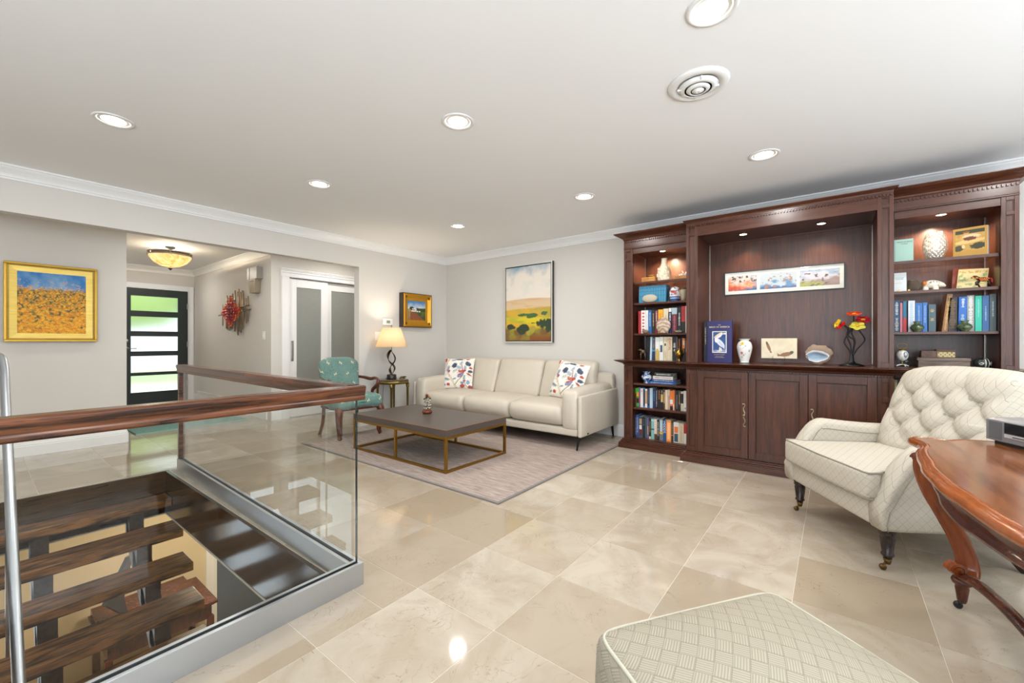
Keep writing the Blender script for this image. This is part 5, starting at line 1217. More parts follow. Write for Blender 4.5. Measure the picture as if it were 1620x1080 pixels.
def flv(u, v):
    b = np.broadcast_to(L('#e4e3de'), u.shape+(3,)).copy()
    def sp(c, cu, cv, r, k=1.0): 
        nonlocal b
        d = np.hypot((u-cu)*1.75, (v-cv)*1)+(fbm(u*60, v*40, 3)-.5)*.03; b = blend(b, L(c), (r-d)/.012*k)
    cu = .75
    sp('#e6b22c', cu-.03, .80, .075); sp('#8a6a30', cu-.03, .80, .02); sp('#3f7a4c', cu+.04, .70, .035); sp('#3f7a4c', cu-.06, .72, .03); sp('#3f7a4c', cu+.0, .62, .02); sp('#c0566a', cu-.04, .42, .06); sp('#3f7a4c', cu-.0, .33, .035); sp('#3f7a4c', cu-.05, .25, .03); sp('#3f7a4c', cu+.04, .37, .02); sp('#3f7a4c', cu+.13, .50, .035); sp('#c0566a', cu+.12, .56, .02)
    b = blend(b, L('#3c6a5e'), (v > .985)*1.+(v < .03)*1.); return b
one('floral_vase', vcol_lathe([(0, 0), (.038, 0), (.040, .006), (.036, .016), (.050, .07), (.062, .130), (.062, .160), (.052, .190), (.036, .205), (.036, .212), (.048, .222), (.046, .226), (.034, .214), (0, .20)], flv, 72, 8), M_porc, 'white porcelain vase with yellow and pink flower sprigs on the counter', 'vase', (4.38, .652, ZC), R9)
def fish(u, v):
    b = blend(np.broadcast_to(L('#d8cdb2'), u.shape+(3,)).copy(), L('#c4b594'), (fbm(u*7, v*4, 6)-.35)*1.2)
    def el(c, cx, cy, rx, ry, rot, k=5):
        nonlocal b
        x = (u-cx)*1.9*math.cos(rot)+(v-cy)*math.sin(rot); y = -(u-cx)*1.9*math.sin(rot)+(v-cy)*math.cos(rot); b = blend(b, L(c), (1-(x/rx)**2-(y/ry)**2+(fbm(u*50, v*30, 2)-.5)*.6)*k)
    el('#8a6647', .20, .58, .30, .085, -1.12); el('#5d4a3c', .155, .77, .10, .06, -1.12); el('#8a6647', .265, .31, .07, .05, -.9)
    el('#8a6647', .70, .20, .36, .11, .16); el('#55504a', .86, .30, .12, .08, .16); el('#8a6647', .51, .14, .12, .05, .1); el('#8a6647', .475, .2, .06, .03, -.5); return b
fp = thing('fish_fossil_plaque', 'cream stone plaque with two brown fossil fish on a clear stand', 'fossil', (4.36, .3815, ZC), R9)
obj('stone_plaque', MB().box(-.134, .134, .002, .014, .050, .228), plain('cream_stone', '#d2c6a8', .7), fp, bevel=.002)
cp = canvas(.262, .172, 110, 60, fish, y=.0014, z0=.053); obj('fossil_face', cp, M_art, fp)
for s_ in (-1, 1): obj('stand_arm', MB().tube(spline([(s_*.045, .03, .10), (s_*.045, -.006, .062), (s_*.045, -.012, .048), (s_*.040, .0, .03), (s_*.042, -.01, .004)], 4), .004, 8), M_shelfglass, fp)
obj('stand_base', MB().box(-.042, .042, -.012, .05, 0, .006).box(-.012, .012, -.010, -.005, .006, .046), M_shelfglass, fp, bevel=.001)
# geode
def gshape(a): return 1+.07*math.sin(3*a+.5)+.05*math.sin(7*a)+.03*math.sin(13*a+1)
def geode():
    n = 48; rings = []; mb = MB()
    R = lambda a: (.090*gshape(a)*math.cos(a), .084*gshape(a)*math.sin(a))
    hole = lambda a: (-.012+.068*math.cos(a)*(1+.12*math.cos(2*a)), -.020+.036*math.sin(a)*(1+.25*math.cos(a)*0-.2*math.cos(a)))
    def ring(y, f): return [f(2*PI*k/n)+(y,) for k in range(n)]
    Rs = [ring(.05, lambda a: (R(a)[0]*.6, R(a)[1]*.6)), ring(.035, lambda a: (R(a)[0]*.92, R(a)[1]*.92)), ring(.01, lambda a: (R(a)[0], R(a)[1])), ring(-.012, lambda a: (R(a)[0]*.97, R(a)[1]*.97)),
          ring(-.015, lambda a: (.25*R(a)[0]+.75*hole(a)[0], .25*R(a)[1]+.75*hole(a)[1])), ring(-.013, hole), ring(.012, lambda a: (hole(a)[0]*.8-.003, hole(a)[1]*.75-.004)), ring(.03, lambda a: (hole(a)[0]*.4-.006, hole(a)[1]*.4-.01))]
    vs = [(x+.0, y, z+.088) for r in Rs for x, z, y in r]; fs = []; mi = []
    for i in range(len(Rs)-1):
        for k in range(n): fs.append((i*n+k, i*n+(k+1) % n, (i+1)*n+(k+1) % n, (i+1)*n+k)); mi.append(0 if i < 3 else (1 if i == 3 else 2) if i < 5 else 2)
    fs += [list(range(n))[::-1], [(len(Rs)-1)*n+k for k in range(n)]]; mi += [0, 2]
    mb.add(vs, fs, 0, True); mb.mi = [0 if m == 1 else m for m in mi]; mb.mi = [0 if i < n*4 else (1 if i < n*5 else 2) for i in range(n*7)]+[0, 2]; return mb
ge = thing('geode', 'open brown geode with pale blue crystal hollow on the counter', 'geode', (4.36, .098, ZC), R9)
gm_ = geode(); zmin = min(v[2] for v in gm_.v); gm_.v = [(x, y, z-zmin) for x, y, z in gm_.v]
obj('rock_shell', gm_, [plain('geode_crust', '#8c7765', .8, bump=(70, 1)), plain('geode_rim', '#cfd3d6', .3, bump=(120, .6)), plain('geode_crystal', '#9fb2c0', .2, bump=(90, 1))], ge)
# flower sculpture
fs_ = thing('glass_flower_sculpture', 'black iron stem sculpture with red orange and yellow glass flowers', 'sculpture', (4.38, -.118, ZC), R9)
M_iron = plain('black_iron', '#17171a', .35, .4)
obj('iron_base', MB().lathe([(0, 0), (.082, 0), (.082, .006), (.06, .016), (.028, .026), (.018, .04), (.013, .09), (0, .10)], seg=28, sy=.7), M_iron, fs_)
stems = [[(0, 0, .06), (-.01, 0, .12), (-.046, .0, .19), (-.03, 0, .25), (-.02, -.004, .30), (-.048, 0, .33), (-.06, -.005, .345)], [(0, 0, .06), (-.005, .0, .16), (-.030, 0, .25), (-.022, 0, .30), (-.065, .01, .355)], [(0, 0, .05), (.012, 0, .15), (.022, 0, .20), (.0, .0, .27), (.012, -.004, .32)],
         [(0, 0, .06), (.03, 0, .13), (.078, 0, .20), (.075, 0, .24), (.045, 0, .30), (.06, 0, .36)], [(0, .004, .06), (.018, .01, .20), (-.02, .01, .25), (.01, .01, .33), (.014, .01, .41)]]
for s_ in stems: obj('stem', MB().tube(spline(s_, 7), .0052, 8), M_iron, fs_)
def flower(c, rx, rz, tilt, c1, c2, seed=0, yaw=0):
    rx *= .84; rz *= .84
    mb = MB(); n = 30; vs = []; rings = 6
    for i in range(rings+1):
        r = i/rings
        for k in range(n):
            a = 2*PI*k/n; rr = r*(1+.13*math.cos(5*a+seed)*r); vs.append((rx*rr*math.cos(a), -.012*r*r+.008*math.sin(5*a+seed)*r, rz*rr*math.sin(a)))
    m0 = len(vs)
    fs = [(i*n+k, i*n+(k+1) % n, (i+1)*n+(k+1) % n, (i+1)*n+k) for i in range(rings) for k in range(n)]
    vs += [(x, y+.004, z) for x, y, z in vs]; fs += [tuple(m0+q for q in f[::-1]) for f in fs]
    mb.add(vs, fs, 0, True); M4 = Matrix.Translation(c) @ Matrix.Rotation(yaw, 4, 'Z') @ Matrix.Rotation(tilt, 4, 'Y')
    rx *= 1; mb.xf(M4); p = obj('glass_petals', mb, plain('glass_'+c1, c1, .12), fs_)
    ce = MB().sphere((0, -.006, -.0), (rx*.30, .007, rz*.30), 14, 8).xf(M4); obj('flower_centre', ce, plain('glass_'+c2, c2, .2), p)
flower((.014, -.02, .425), .056, .020, 0, '#dd4a16', '#e8b820', 0); flower((.072, -.02, .375), .057, .032, .15, '#a51220', '#e0a01c', 1); flower((.035, -.045, .325), .058, .036, .05, '#d8cf4a', '#e0a018', 2); flower((-.092, -.01, .350), .044, .017, -1.05, '#dfc22c', '#e8b820', 3); flower((-.068, -.03, .330), .046, .016, -.80, '#c9201c', '#8f1218', 4)
# ---- right bookcase top shelves
mb, _ = bookmesh(.018, .165, .11, '#9ec4b8', []); gb = thing('mint_book', 'pale mint green book facing out at the left of the top right shelf', 'book', (4.42, -.432, 1.7285), R9)
obj('cover', MB().box(-.056, .056, 0, .020, 0, .185), cmat('#a4c9ba'), gb, bevel=.001); obj('hinge_groove', MB().box(-.050, -.047, -.0005, 0, .001, .184), cmat('#6fa39b'), gb)
text('THE JOY OF BEING', .0105, cmat('#39564f'), gb, (.004, -.0008, .160), name='title'); text('A DEAN', .0105, cmat('#39564f'), gb, (.004, -.0008, .145), name='title')
cv = thing('cut_crystal_vase', 'large cut crystal vase glowing under the shelf light', 'vase', (4.43, -.605, 1.7285), R9)
M_cry = NT('cut_crystal'); u_ = M_cry
tc = u_.new('TexCoord'); sp = u_.new('SeparateXYZ'); u_.link(tc.outputs['Object'], sp.inputs[0]); an = u_.math('ARCTAN2', sp.outputs[1], sp.outputs[0])
a_ = u_.math('ADD', u_.math('MULTIPLY', an, 7), u_.math('MULTIPLY', sp.outputs[2], 90)); b_ = u_.math('SUBTRACT', u_.math('MULTIPLY', an, 7), u_.math('MULTIPLY', sp.outputs[2], 90))
hh_ = u_.math('MULTIPLY', u_.math('ABSOLUTE', u_.math('SINE', a_)), u_.math('ABSOLUTE', u_.math('SINE', b_)))
bp_ = u_.new('Bump'); bp_.inputs['Strength'].default_value = 1; bp_.inputs['Distance'].default_value = .004; u_.link(hh_, bp_.inputs['Height'])
tr_ = u_.new('BsdfTransparent'); gl_ = u_.new('BsdfGlossy'); gl_.inputs['Roughness'].default_value = .08; tl_ = u_.new('BsdfTranslucent'); u_.link(bp_.outputs[0], gl_.inputs['Normal']); tl_.inputs[0].default_value = (1, .97, .9, 1)
df_ = u_.new('BsdfDiffuse'); u_.link(bp_.outputs[0], df_.inputs['Normal'])
m1 = u_.new('MixShader'); m2 = u_.new('MixShader'); m3 = u_.new('MixShader')
u_.link(u_.math('MULTIPLY_ADD', hh_, -.6, .75), m1.inputs[0]); u_.link(tr_.outputs[0], m1.inputs[1]); u_.link(gl_.outputs[0], m1.inputs[2])
m3.inputs[0].default_value = .5; u_.link(tl_.outputs[0], m3.inputs[1]); u_.link(df_.outputs[0], m3.inputs[2])
m2.inputs[0].default_value = .22; u_.link(m1.outputs[0], m2.inputs[1]); u_.link(m3.outputs[0], m2.inputs[2]); u_.link(m2.outputs[0], u_.out.inputs[0])
obj('vase_body', MB().lathe([(0, 0), (.036, 0), (.050, .02), (.066, .07), (.070, .12), (.062, .17), (.048, .205), (.044, .212), (.039, .205), (.055, .165), (.062, .12), (.058, .07), (.04, .025), (0, .018)], seg=40), M_cry.m, cv)
ib = thing('illustrated_gilt_book', 'thick old book with yellow picture cover at the right of the top shelf', 'book', (4.40, -.78, 1.7285), R9-.35)
def oldart(u, v):
    b = blend(np.broadcast_to(L('#c9a052'), u.shape+(3,)).copy(), L('#a0763a'), fbm(u*8, v*8, 2)-.2)
    def el(c, cx, cy, rx, ry, rot=0):
        nonlocal b
        x = (u-cx)*math.cos(rot)+(v-cy)*math.sin(rot); y = -(u-cx)*math.sin(rot)+(v-cy)*math.cos(rot); b = blend(b, L(c), (1-(x/rx)**2-(y/ry)**2+(fbm(u*20, v*20, 5)-.5))*5)
    b = blend(b, L('#3d3f2c'), ((v > .83)*1.)); el('#3a3d28', .8, .2, .3, .16); el('#4a4430', .1, .15, .2, .15); el('#dcb878', .5, .45, .6, .1, .1); el('#d6c39a', .55, .68, .32, .11); el('#6b3a24', .5, .58, .24, .10); el('#c99a5c', .38, .86, .1, .07); el('#8a5430', .38, .90, .13, .05); el('#d8c08e', .28, .22, .06, .1); return b
obj('book_body', MB().box(-.085, .085, .0, .045, 0, .215), cmat('#b98f3e'), ib, bevel=.002); obj('page_block', MB().box(.0852, .0875, .004, .041, .003, .212), M_paper, ib)
cp = canvas(.145, .150, 60, 60, oldart, y=-.0006, z0=.048); obj('cover_picture', cp, M_art, ib)
# second shelf
wb = thing('white_booklet', 'white booklet on a small brass easel on the right bookcase', 'book', (4.40, -.408, 1.5005), R9)
o = obj('booklet', MB().box(-.040, .040, 0, .008, .006, .155), cmat('#dfe3e2'), wb); o.rotation_euler = (-.12, 0, 0)
o2 = tag(obj('cover_lettering', MB().box(-.032, .026, -.0006, 0, .112, .117).box(-.026, .022, -.0006, 0, .102, .107).box(-.03, .012, -.0006, 0, .072, .074), cmat('#8fa5a2'), o), kind='stuff')
obj('brass_easel', MB().box(-.045, .05, -.012, -.006, .004, .008).box(-.012, .0, -.016, -.006, 0, .016).box(.045, .057, -.016, -.006, 0, .018).box(-.04, .05, -.006, .06, 0, .004), M_brass, wb)
one('driftwood_rock', MB().sphere((0, 0, .040), (.044, .03, .050), 14, 9, fn=lambda p: 1+.12*math.sin(6*p[0]+4*p[2]+2)+.3*max(0, p[2])*max(0, -p[0])-.35*max(0, p[2])*max(0, p[0])), plain('dark_rock', '#55483b', .85, bump=(60, 1)), 'dark brown triangular rock between the booklet and the white bear', 'stone', (4.42, -.492, 1.504))
def bearc(p):
    return p
br = thing('white_bear_figurine', 'white pottery bear figurine painted with orange and black marks', 'figurine', (4.42, -.590, 1.5005), R9)
M_pot = plain('white_pottery', '#e6ddca', .25)
bb_ = MB().sphere((0, 0, .052), (.056, .024, .030), 22, 12, fn=lambda p: 1-.10*max(0, p[0])).tube([(.030, 0, .052), (.055, 0, .040), (.070, 0, .030)], [.022, .017, .007], 12)
obj('body', bb_, M_pot, br)
for x in (-.036, .018): obj('leg', MB().rbox((x, 0, .018), (.034, .036, .036), .012, (2, 2, 2)), M_pot, br)
obj('orange_mark', MB().sphere((-.040, 0, .058), (.018, .0225, .021), 12, 8), plain('orange_slip', '#c9743a', .3), br)
obj('painted_marks', MB().prism([(-.030, .048), (-.005, .056), (-.024, .052)], 'y', -.0245, -.022).prism([(-.022, .060), (-.008, .068), (-.006, .058)], 'y', -.0235, -.018).prism([(.0, .070), (.01, .070), (.006, .064)], 'y', -.021, -.016).prism([(.016, .068), (.028, .064), (.022, .060)], 'y', -.0215, -.016), plain('black_slip', '#2c2a22', .4), br)
mr = thing('maroon_album', 'maroon album leaning behind the cream book on the second right shelf', 'book', (4.53, -.785, 1.5025), R9)
o = obj('cover', MB().box(-.075, .075, 0, .010, 0, .175), cmat('#7a352c'), mr); o.rotation_euler = (-.25, .08, 0)
cr = thing('cream_picture_book', 'cream picture book leaning at the right of the second right shelf', 'book', (4.475, -.800, 1.5025), R9-.25)
o = obj('cover', MB().box(-.075, .075, 0, .012, 0, .158), cmat('#cfc08e'), cr); o.rotation_euler = (-.24, .06, 0)
def leafy(u, v):
    b = np.broadcast_to(L('#d3c593'), u.shape+(3,)).copy(); b = blend(b, L('#8fa070'), (fbm(u*9, v*9, 3)-.52)*9*(v < .8)); return blend(b, L('#b58a4a'), (fbm(u*20, v*20, 9)-.45)*9*(v > .82)*(v < .93))
obj('cover_picture', canvas(.14, .146, 40, 40, leafy, y=-.0006, z0=.006), M_art, o)
hs = thing('painted_horse_figurine', 'small prancing horse figurine painted with orange flames', 'figurine', (4.36, -.835, 1.5005), R9)
def horsec(x, z): pass
M_h1 = plain('dark_horse_glaze', '#3a1c14', .25); M_h2 = plain('flame_glaze', '#e07a18', .25)
obj('body', MB().sphere((.004, 0, .058), (.030, .013, .015), 16, 10).tube(spline([(-.018, 0, .062), (-.032, 0, .078), (-.040, 0, .082)], 4), [.012, .011, .010, .009, .009, .008, .008, .007, .007][:9], 10).tube([(-.038, 0, .083), (-.055, 0, .072)], [.008, .005], 10), M_h1, hs)
for pts in ([(-.014, .006, .052), (-.022, .006, .03), (-.012, .006, .002)], [(-.014, -.006, .052), (-.034, -.006, .038), (-.03, -.006, .016)], [(.026, .006, .052), (.034, .006, .028), (.028, .006, .002)], [(.026, -.006, .052), (.030, -.006, .028), (.038, -.006, .002)]): obj('leg', MB().tube(pts, [.008, .005, .005], 8), M_h1, hs)
fl_ = MB()
for k in range(9): fl_.sphere((-.014+.010*(k % 5)+.004*(k//5), -.0105, .062-.011*(k//5)), (.0055, .004, .0045), 8, 6)
fl_.sphere((-.048, -.004, .076), (.007, .006, .006), 8, 6).sphere((-.028, -.008, .070), (.008, .005, .006), 8, 6)
obj('painted_flames', fl_, M_h2, hs); obj('tail', MB().tube(spline([(.032, 0, .064), (.044, 0, .058), (.046, 0, .03)], 4), .005, 6), plain('red_tail', '#8c1a24', .3), hs); obj('glass_base', MB().box(-.035, .06, -.014, .014, 0, .003), M_shelfglass, hs)
def greenvase(label, y):
    return one('green_stone_vase', MB().lathe([(0, 0), (.020, 0), (.022, .005), (.038, .024), (.040, .034), (.032, .050), (.018, .058), (.016, .068), (.024, .078), (.018, .078), (0, .06)], seg=26), GV, label, 'vase', (4.325, y, 1.192), group='small green stone vases on the third right shelf')
t = NT('dark_green_marble'); t.link(t.ramp(t.noise(t.coord(), 30, 4), [(.35, '#1c2a1c'), (.55, '#4f6044'), (.7, '#7d7a4e')]), t.b.inputs['Base Color']); t.set(.08); GV = t.m
greenvase('small green stone vase before the white patterned book', -.497); greenvase('small green stone vase before the grey mosaic book', -.742)
# counter, right
eg = thing('white_egg_ornament', 'white filigree egg ornament on gilt feet with a wire ring on top', 'ornament', (4.42, -.425, .9253), R9)
M_pearl = plain('pearl_white', '#dfdcd4', .25)
obj('egg_shell', MB().sphere((0, 0, .088), (.036, .036, .045), 22, 14), M_pearl, eg); obj('gilt_cap', MB().lathe([(0, .125), (.022, .125), (.020, .132), (.008, .136), (0, .142)], seg=18), M_gold, eg)
obj('wire_ring', MB().tube([(.030*math.cos(a*PI/12), 0, .160+.020*math.sin(a*PI/12)) for a in range(25)], .0018, 6), M_gold, eg)
obj('cameo', MB().sphere((.014, -.030, .092), (.014, .008, .022), 14, 8), plain('silver_cameo', '#9a9da2', .3, .5), eg)
obj('stem', MB().tube([(0, 0, .045), (0, 0, .012)], .004, 8), M_gold, eg)
for k in range(4): a = PI/2*k+.4; obj('foot', MB().tube(spline([(0, 0, .016), (.02*math.cos(a), .02*math.sin(a), .014), (.04*math.cos(a), .04*math.sin(a), .004)], 4), .004, 6), M_pearl, eg)
one('glass_cloche', MB().lathe([(.034, 0), (.036, .04), (.030, .07), (.0, .085)], seg=22), M_shelfglass, 'small clear glass dome behind the white egg ornament', 'dome', (4.49, -.45, .9253))
wbx = thing('weathered_wood_box', 'long weathered grey wooden box on the counter behind the armchair', 'box', (4.44, -.645, .9253), R9)
M_old = wood('weathered_wood', '#4c4036', '#85756a', (3, 16, 16), .7, 1)
obj('box_body', MB().box(-.135, .135, -.06, .06, 0, .052), M_old, wbx, bevel=.002); obj('lid', MB().box(-.142, .138, -.065, .062, .0525, .074), M_old, wbx, bevel=.002)
def tribal(u, v): return blend(np.broadcast_to(L('#b7a878'), u.shape+(3,)).copy(), L('#5b4428'), (np.sin(u*PI*8)*np.sin(v*PI*3)+fbm(u*16, v*8, 3)-.9)*5)
ck = thing('carved_trinket_box', 'small carved brown box resting on the weathered wooden box', 'box', (4.43, -.617, 1.0), R9)
obj('box_body', MB().box(-.09, .088, -.04, .04, 0, .050), wood('carved_box_wood', '#3a1f12', '#6e4426', (10, 10, 10), .4), ck, bevel=.002); obj('lid', MB().box(-.01, .090, -.043, .042, .0505, .060), wood('carved_box_wood', '#3a1f12', '#6e4426', (10, 10, 10), .4), ck, bevel=.002)
obj('carved_front', canvas(.09, .038, 40, 16, tribal, y=-.0412, x0=-.002, z0=.004), M_art, ck)
def bwpot(u, v):
    b = np.broadcast_to(L('#2b2f2e'), u.shape+(3,)).copy()
    for cu in (.73, .80): b = blend(b, L('#d8d8d0'), (.012-np.abs(u-cu))*300)
    d = np.hypot((u-.87)*2.2, (v-.5)*.9); b = blend(b, L('#d8d8d0'), (.02-np.abs(d-.12))*150); b = blend(b, L('#d8d8d0'), (.02-np.abs(d-.05))*150)
    d = np.hypot((u-.66)*2.2, (v-.5)*.9); b = blend(b, L('#d8d8d0'), (.02-np.abs(d-.07))*150); return b
one('black_white_pot', vcol_lathe([(0, 0), (.025, 0), (.042, .02), (.046, .045), (.036, .068), (.018, .076), (0, .077)], bwpot, 64, 6), M_porc, 'black pottery bowl with white line patterns on the right counter', 'pot', (4.40, -.842, .9253), -PI/2+.3)
# ================================================================== FRAMED PICTURES
def frame(mb, w, h, t, y0, y1, z0=0): return mb.box(-w/2, w/2, y0, y1, z0, z0+t).box(-w/2, w/2, y0, y1, z0+h-t, z0+h).box(-w/2, -w/2+t, y0, y1, z0+t, z0+h-t).box(w/2-t, w/2, y0, y1, z0+t, z0+h-t)
def fr2(w, h, t, y0, y1, z0=0): return frame(MB(), w, h, t, y0, y1, z0)
# landscape over the sofa
def landscape(u, v):
    n1 = fbm(u*3, v*3, 1, 5); n2 = fbm(u*7, v*9, 5, 5); n3 = fbm(u*3, v*14, 9, 5)
    sky = blend(np.broadcast_to(L('#e6ddd0'), u.shape+(3,)).copy(), L('#3d8ab0'), (v-.76+.6*(n1-.5)+(n2-.5)*.25)*3.2); sky = blend(sky, L('#c9d0cc'), (n2-.5)*1.6*(v < .8)); sky = blend(sky, L('#e9d9c8'), (.66-v)*5)
    far = blend(np.broadcast_to(L('#d8bd95'), u.shape+(3,)).copy(), L('#c98f5c'), (n3-.42)*3); far = blend(far, L('#cfae8e'), (v-.50)*12)
    c = blend(sky, far, (.555+.02*np.sin(u*3)-v)*60)
    mid = blend(np.broadcast_to(L('#d2a83a'), u.shape+(3,)).copy(), L('#b1a040'), (n2-.4)*3)
    c = blend(c, mid, (.43+.02*u-v+.02*(n1-.5))*60)
    lime = blend(np.broadcast_to(L('#d6c42c'), u.shape+(3,)).copy(), L('#8e9a38'), (n3-.45)*3); c = blend(c, lime, (.335-.02*u-v+.03*(n1-.5))*50); c = blend(c, L('#d8a82c'), (.27-v-.10*u+.02*n2)*40*(u < .75))
    def tree(c, cx, cy, rx, ry, col): d = ((u-cx)/rx)**2+((v-cy)/ry)**2+(n2-.5)*2.2+(fbm(u*24, v*24, 4)-.5)*1.2; return blend(c, L(col), (1-d)*4)
    for q in ((.42, .345, .12, .020), (.62, .335, .12, .028), (.87, .36, .10, .030), (.55, .315, .08, .02)): c = tree(c, *q, '#3f6638')
    low = blend(np.broadcast_to(L('#7a5a2e'), u.shape+(3,)).copy(), L('#8f8a34'), (n2-.42)*5); c = blend(c, low, (.19-v+.05*(n1-.5)-.03*np.sin(u*4))*30)
    c = blend(c, L('#a59a3a'), (1-((u-.55-.8*(v-.1))/.10)**2-((v-.13)/.07)**2)*3)
    for q in ((.85, .22, .16, .07), (.97, .20, .12, .10), (.40, .17, .16, .05), (.38, .12, .08, .04), (.12, .18, .12, .035), (.6, .23, .08, .012)): c = tree(c, *q, '#2f3f2c')
    c = blend(c, L('#7c2c1c'), (.12-v-.12*(u < .6)*(.6-u)+(n2-.5)*.12)*8*(u > .55)); c = blend(c, L('#8a5a28'), (.07-v+(n2-.5)*.1)*8); return c
ld = thing('landscape_painting', 'tall framed landscape painting of yellow fields under clouds above the sofa', 'painting', (4.7, 3.324, 1.105), R9)
obj('outer_frame', fr2(.808, 1.078, .016, -.045, 0), plain('silver_leaf_frame', '#d8d6cf', .35, .2), ld, bevel=.001)
obj('side_edge', MB().box(.4042, .406, -.043, 0, 0, 1.078).box(-.406, -.4042, -.043, 0, 0, 1.078), plain('dark_frame_side', '#34322e', .4), ld)
obj('inner_liner', fr2(.772, 1.042, .012, -.030, -.002, .018), plain('black_liner', '#1b1a17', .5), ld)
obj('canvas', canvas(.750, 1.020, 150, 200, landscape, y=-.034, z0=.029), M_art, ld); obj('stretcher_frame', MB().box(-.37, .37, -.033, -.004, .034, 1.044), plain('canvas_back', '#8a7a60', .9), ld)
# sunflowers
def sunfl(u, v):
    n = fbm(u*4, v*3, 2, 5); sky = blend(np.broadcast_to(L('#1e73b8'), u.shape+(3,)).copy(), L('#7fa6c8'), (n-.42)*3-(v-.85)*2)
    c = sky; ground = blend(np.broadcast_to(L('#4a5530'), u.shape+(3,)).copy(), L('#c8901a'), (fbm(u*30, v*30, 4)-.35)*3)
    c = blend(c, ground, (.75+.05*(fbm(u*18, u*0, 1)-.5)-v)*25)
    rng = random.Random(4); pts = []
    for k in range(1200):
        y = rng.random()**1.1*.77; 
        if k > 1130: y = rng.uniform(.74, .88)
        pts.append((y, rng.random()))
    pts.sort(reverse=True)
    for y, x in pts:
        s = .011+.020*max(0, 1-y/.8)**1.1; s *= rng.uniform(.7, 1.2); col = rng.choice(['#eca010', '#f0ae16', '#e0900c', '#f2ba20', '#d88408'])
        i0, i1 = int(max(0, (x-s*2)*u.shape[1])), int((x+s*2)*u.shape[1])+2; j0, j1 = int(max(0, (y-s*2)*u.shape[0])), int((y+s*2)*u.shape[0])+2
        uu, vv = u[j0:j1, i0:i1], v[j0:j1, i0:i1]
        if uu.size == 0: continue
        a = np.arctan2(vv-y, uu-x); d = np.hypot(uu-x, (vv-y)*1.5)/(1+.25*np.cos(a*7+x*40)); sub_ = c[j0:j1, i0:i1]
        sub_ = blend(sub_, L(col), (s-d)/.006)
        if y < .6: sub_ = blend(sub_, L('#3a2410'), (s*.26-np.hypot(uu-x, (vv-y)*1.5))/.004)
        c[j0:j1, i0:i1] = sub_
    return c
sf = thing('sunflower_painting', 'gold framed painting of yellow flowers under blue sky on the hall wall', 'painting', (.508, 6.25, 1.118), 0)
def gilt():
    t = NT('gold_leaf'); n = t.noise(t.coord((1, 1, 6)), 8, 4); t.link(t.mix(n, '#b8963a', '#d9bf6a'), t.b.inputs['Base Color']); t.set(.38, .55); return t.m
M_leaf = gilt(); M_gold2 = plain('carved_gold_frame', '#b9892a', .35, .7)
obj('outer_moulding', fr2(.634, .768, .020, -.05, 0).box(-.3, .3, -.02, -.0, .02, .75), M_gold, sf, bevel=.004)
pn = MB(); q = lambda t_: (-.317+t_, .317-t_, t_, .768-t_)
def bevelring(mb, w, h, t0, y0, t1, y1, z0=0):
    A = [(-w/2+t0, y0, z0+t0), (w/2-t0, y0, z0+t0), (w/2-t0, y0, z0+h-t0), (-w/2+t0, y0, z0+h-t0)]; B = [(-w/2+t1, y1, z0+t1), (w/2-t1, y1, z0+t1), (w/2-t1, y1, z0+h-t1), (-w/2+t1, y1, z0+h-t1)]
    return mb.add(A+B, [(i, (i+1) % 4, 4+(i+1) % 4, 4+i) for i in range(4)], 0)
obj('gold_panel', bevelring(bevelring(MB(), .634, .768, .019, -.044, .034, -.030), .634, .768, .034, -.030, .084, -.026), M_leaf, sf)
obj('canvas', canvas(.466, .600, 190, 240, sunfl, y=-.027, z0=.084), M_art, sf)
# small farm painting
def farm(u, v):
    n = fbm(u*6, v*6, 3, 5); c = blend(np.broadcast_to(L('#dfe3e4'), u.shape+(3,)).copy(), L('#3f7fb8'), (v-.55+(n-.5)*.2)*2.6)
    c = blend(c, L('#a08a5c'), (.60-v+(n-.5)*.05)*30*(u < .3)); c = blend(c, L('#33401f'), (.66+.10*(fbm(u*9, u*0, 2)-.5)-v)*40*(u > .48)); c = blend(c, L('#2c3a1e'), (1-((u-.22)/.12)**2-((v-.60)/.09)**2+(n-.5))*4)
    g = blend(np.broadcast_to(L('#5c6a2a'), u.shape+(3,)).copy(), L('#3f4a20'), (n-.4)*4+(.25-v)*2); c = blend(c, g, (.46-v)*50*(u > .1)); c = blend(c, L('#8c7a50'), (.46-v)*50*(u < .18))
    c = blend(c, L('#8a4f2e'), (.44-v)*50*(u > .18-.35*(.44-v))*(u < .36+1.35*(.44-v))); c = blend(c, L('#6e3a20'), (np.sin((u-.2)/(.47-v+.05)*14) > .4)*.5*(v < .44)*(u > .18-.35*(.44-v))*(u < .36+1.35*(.44-v)))
    c = blend(c, L('#b08a6a'), ((v > .475)*(v < .56)*(np.abs(u-.33) < .14-(v-.475))*1.)); c = blend(c, L('#eceeee'), ((v > .445)*(v < .50)*(np.abs(u-.33) < .12)*1.)); c = blend(c, L('#eceeee'), ((v > .43)*(v < .49)*(np.abs(u-.60) < .14)*(np.sin(u*50) > -.5)*1.)); c = blend(c, L('#dfe3e4'), ((v > .56)*(v < .61)*(np.abs(u-.28) < .04)*1.)); c = blend(c, L('#b9c6cc'), (.014-np.abs(u-.10-.1*(v-.1)))*60*(v < .3)); return c
fm = thing('farm_painting', 'small gilt framed farm road painting on the wall by the lamp', 'painting', (4.045, 4.96, 1.328), 0)
obj('dark_box_frame', fr2(.545, .498, .03, -.085, 0).box(-.25, .25, -.02, 0, .03, .47), plain('black_brown_frame', '#2f271f', .35), fm, bevel=.002)
gp_ = bevelring(bevelring(bevelring(MB(), .545, .498, .012, -.090, .03, -.098), .545, .498, .03, -.098, .075, -.070), .545, .498, .075, -.070, .108, -.060)
gp_ = frame(gp_, .525, .478, .006, -.0905, -.080, .010)
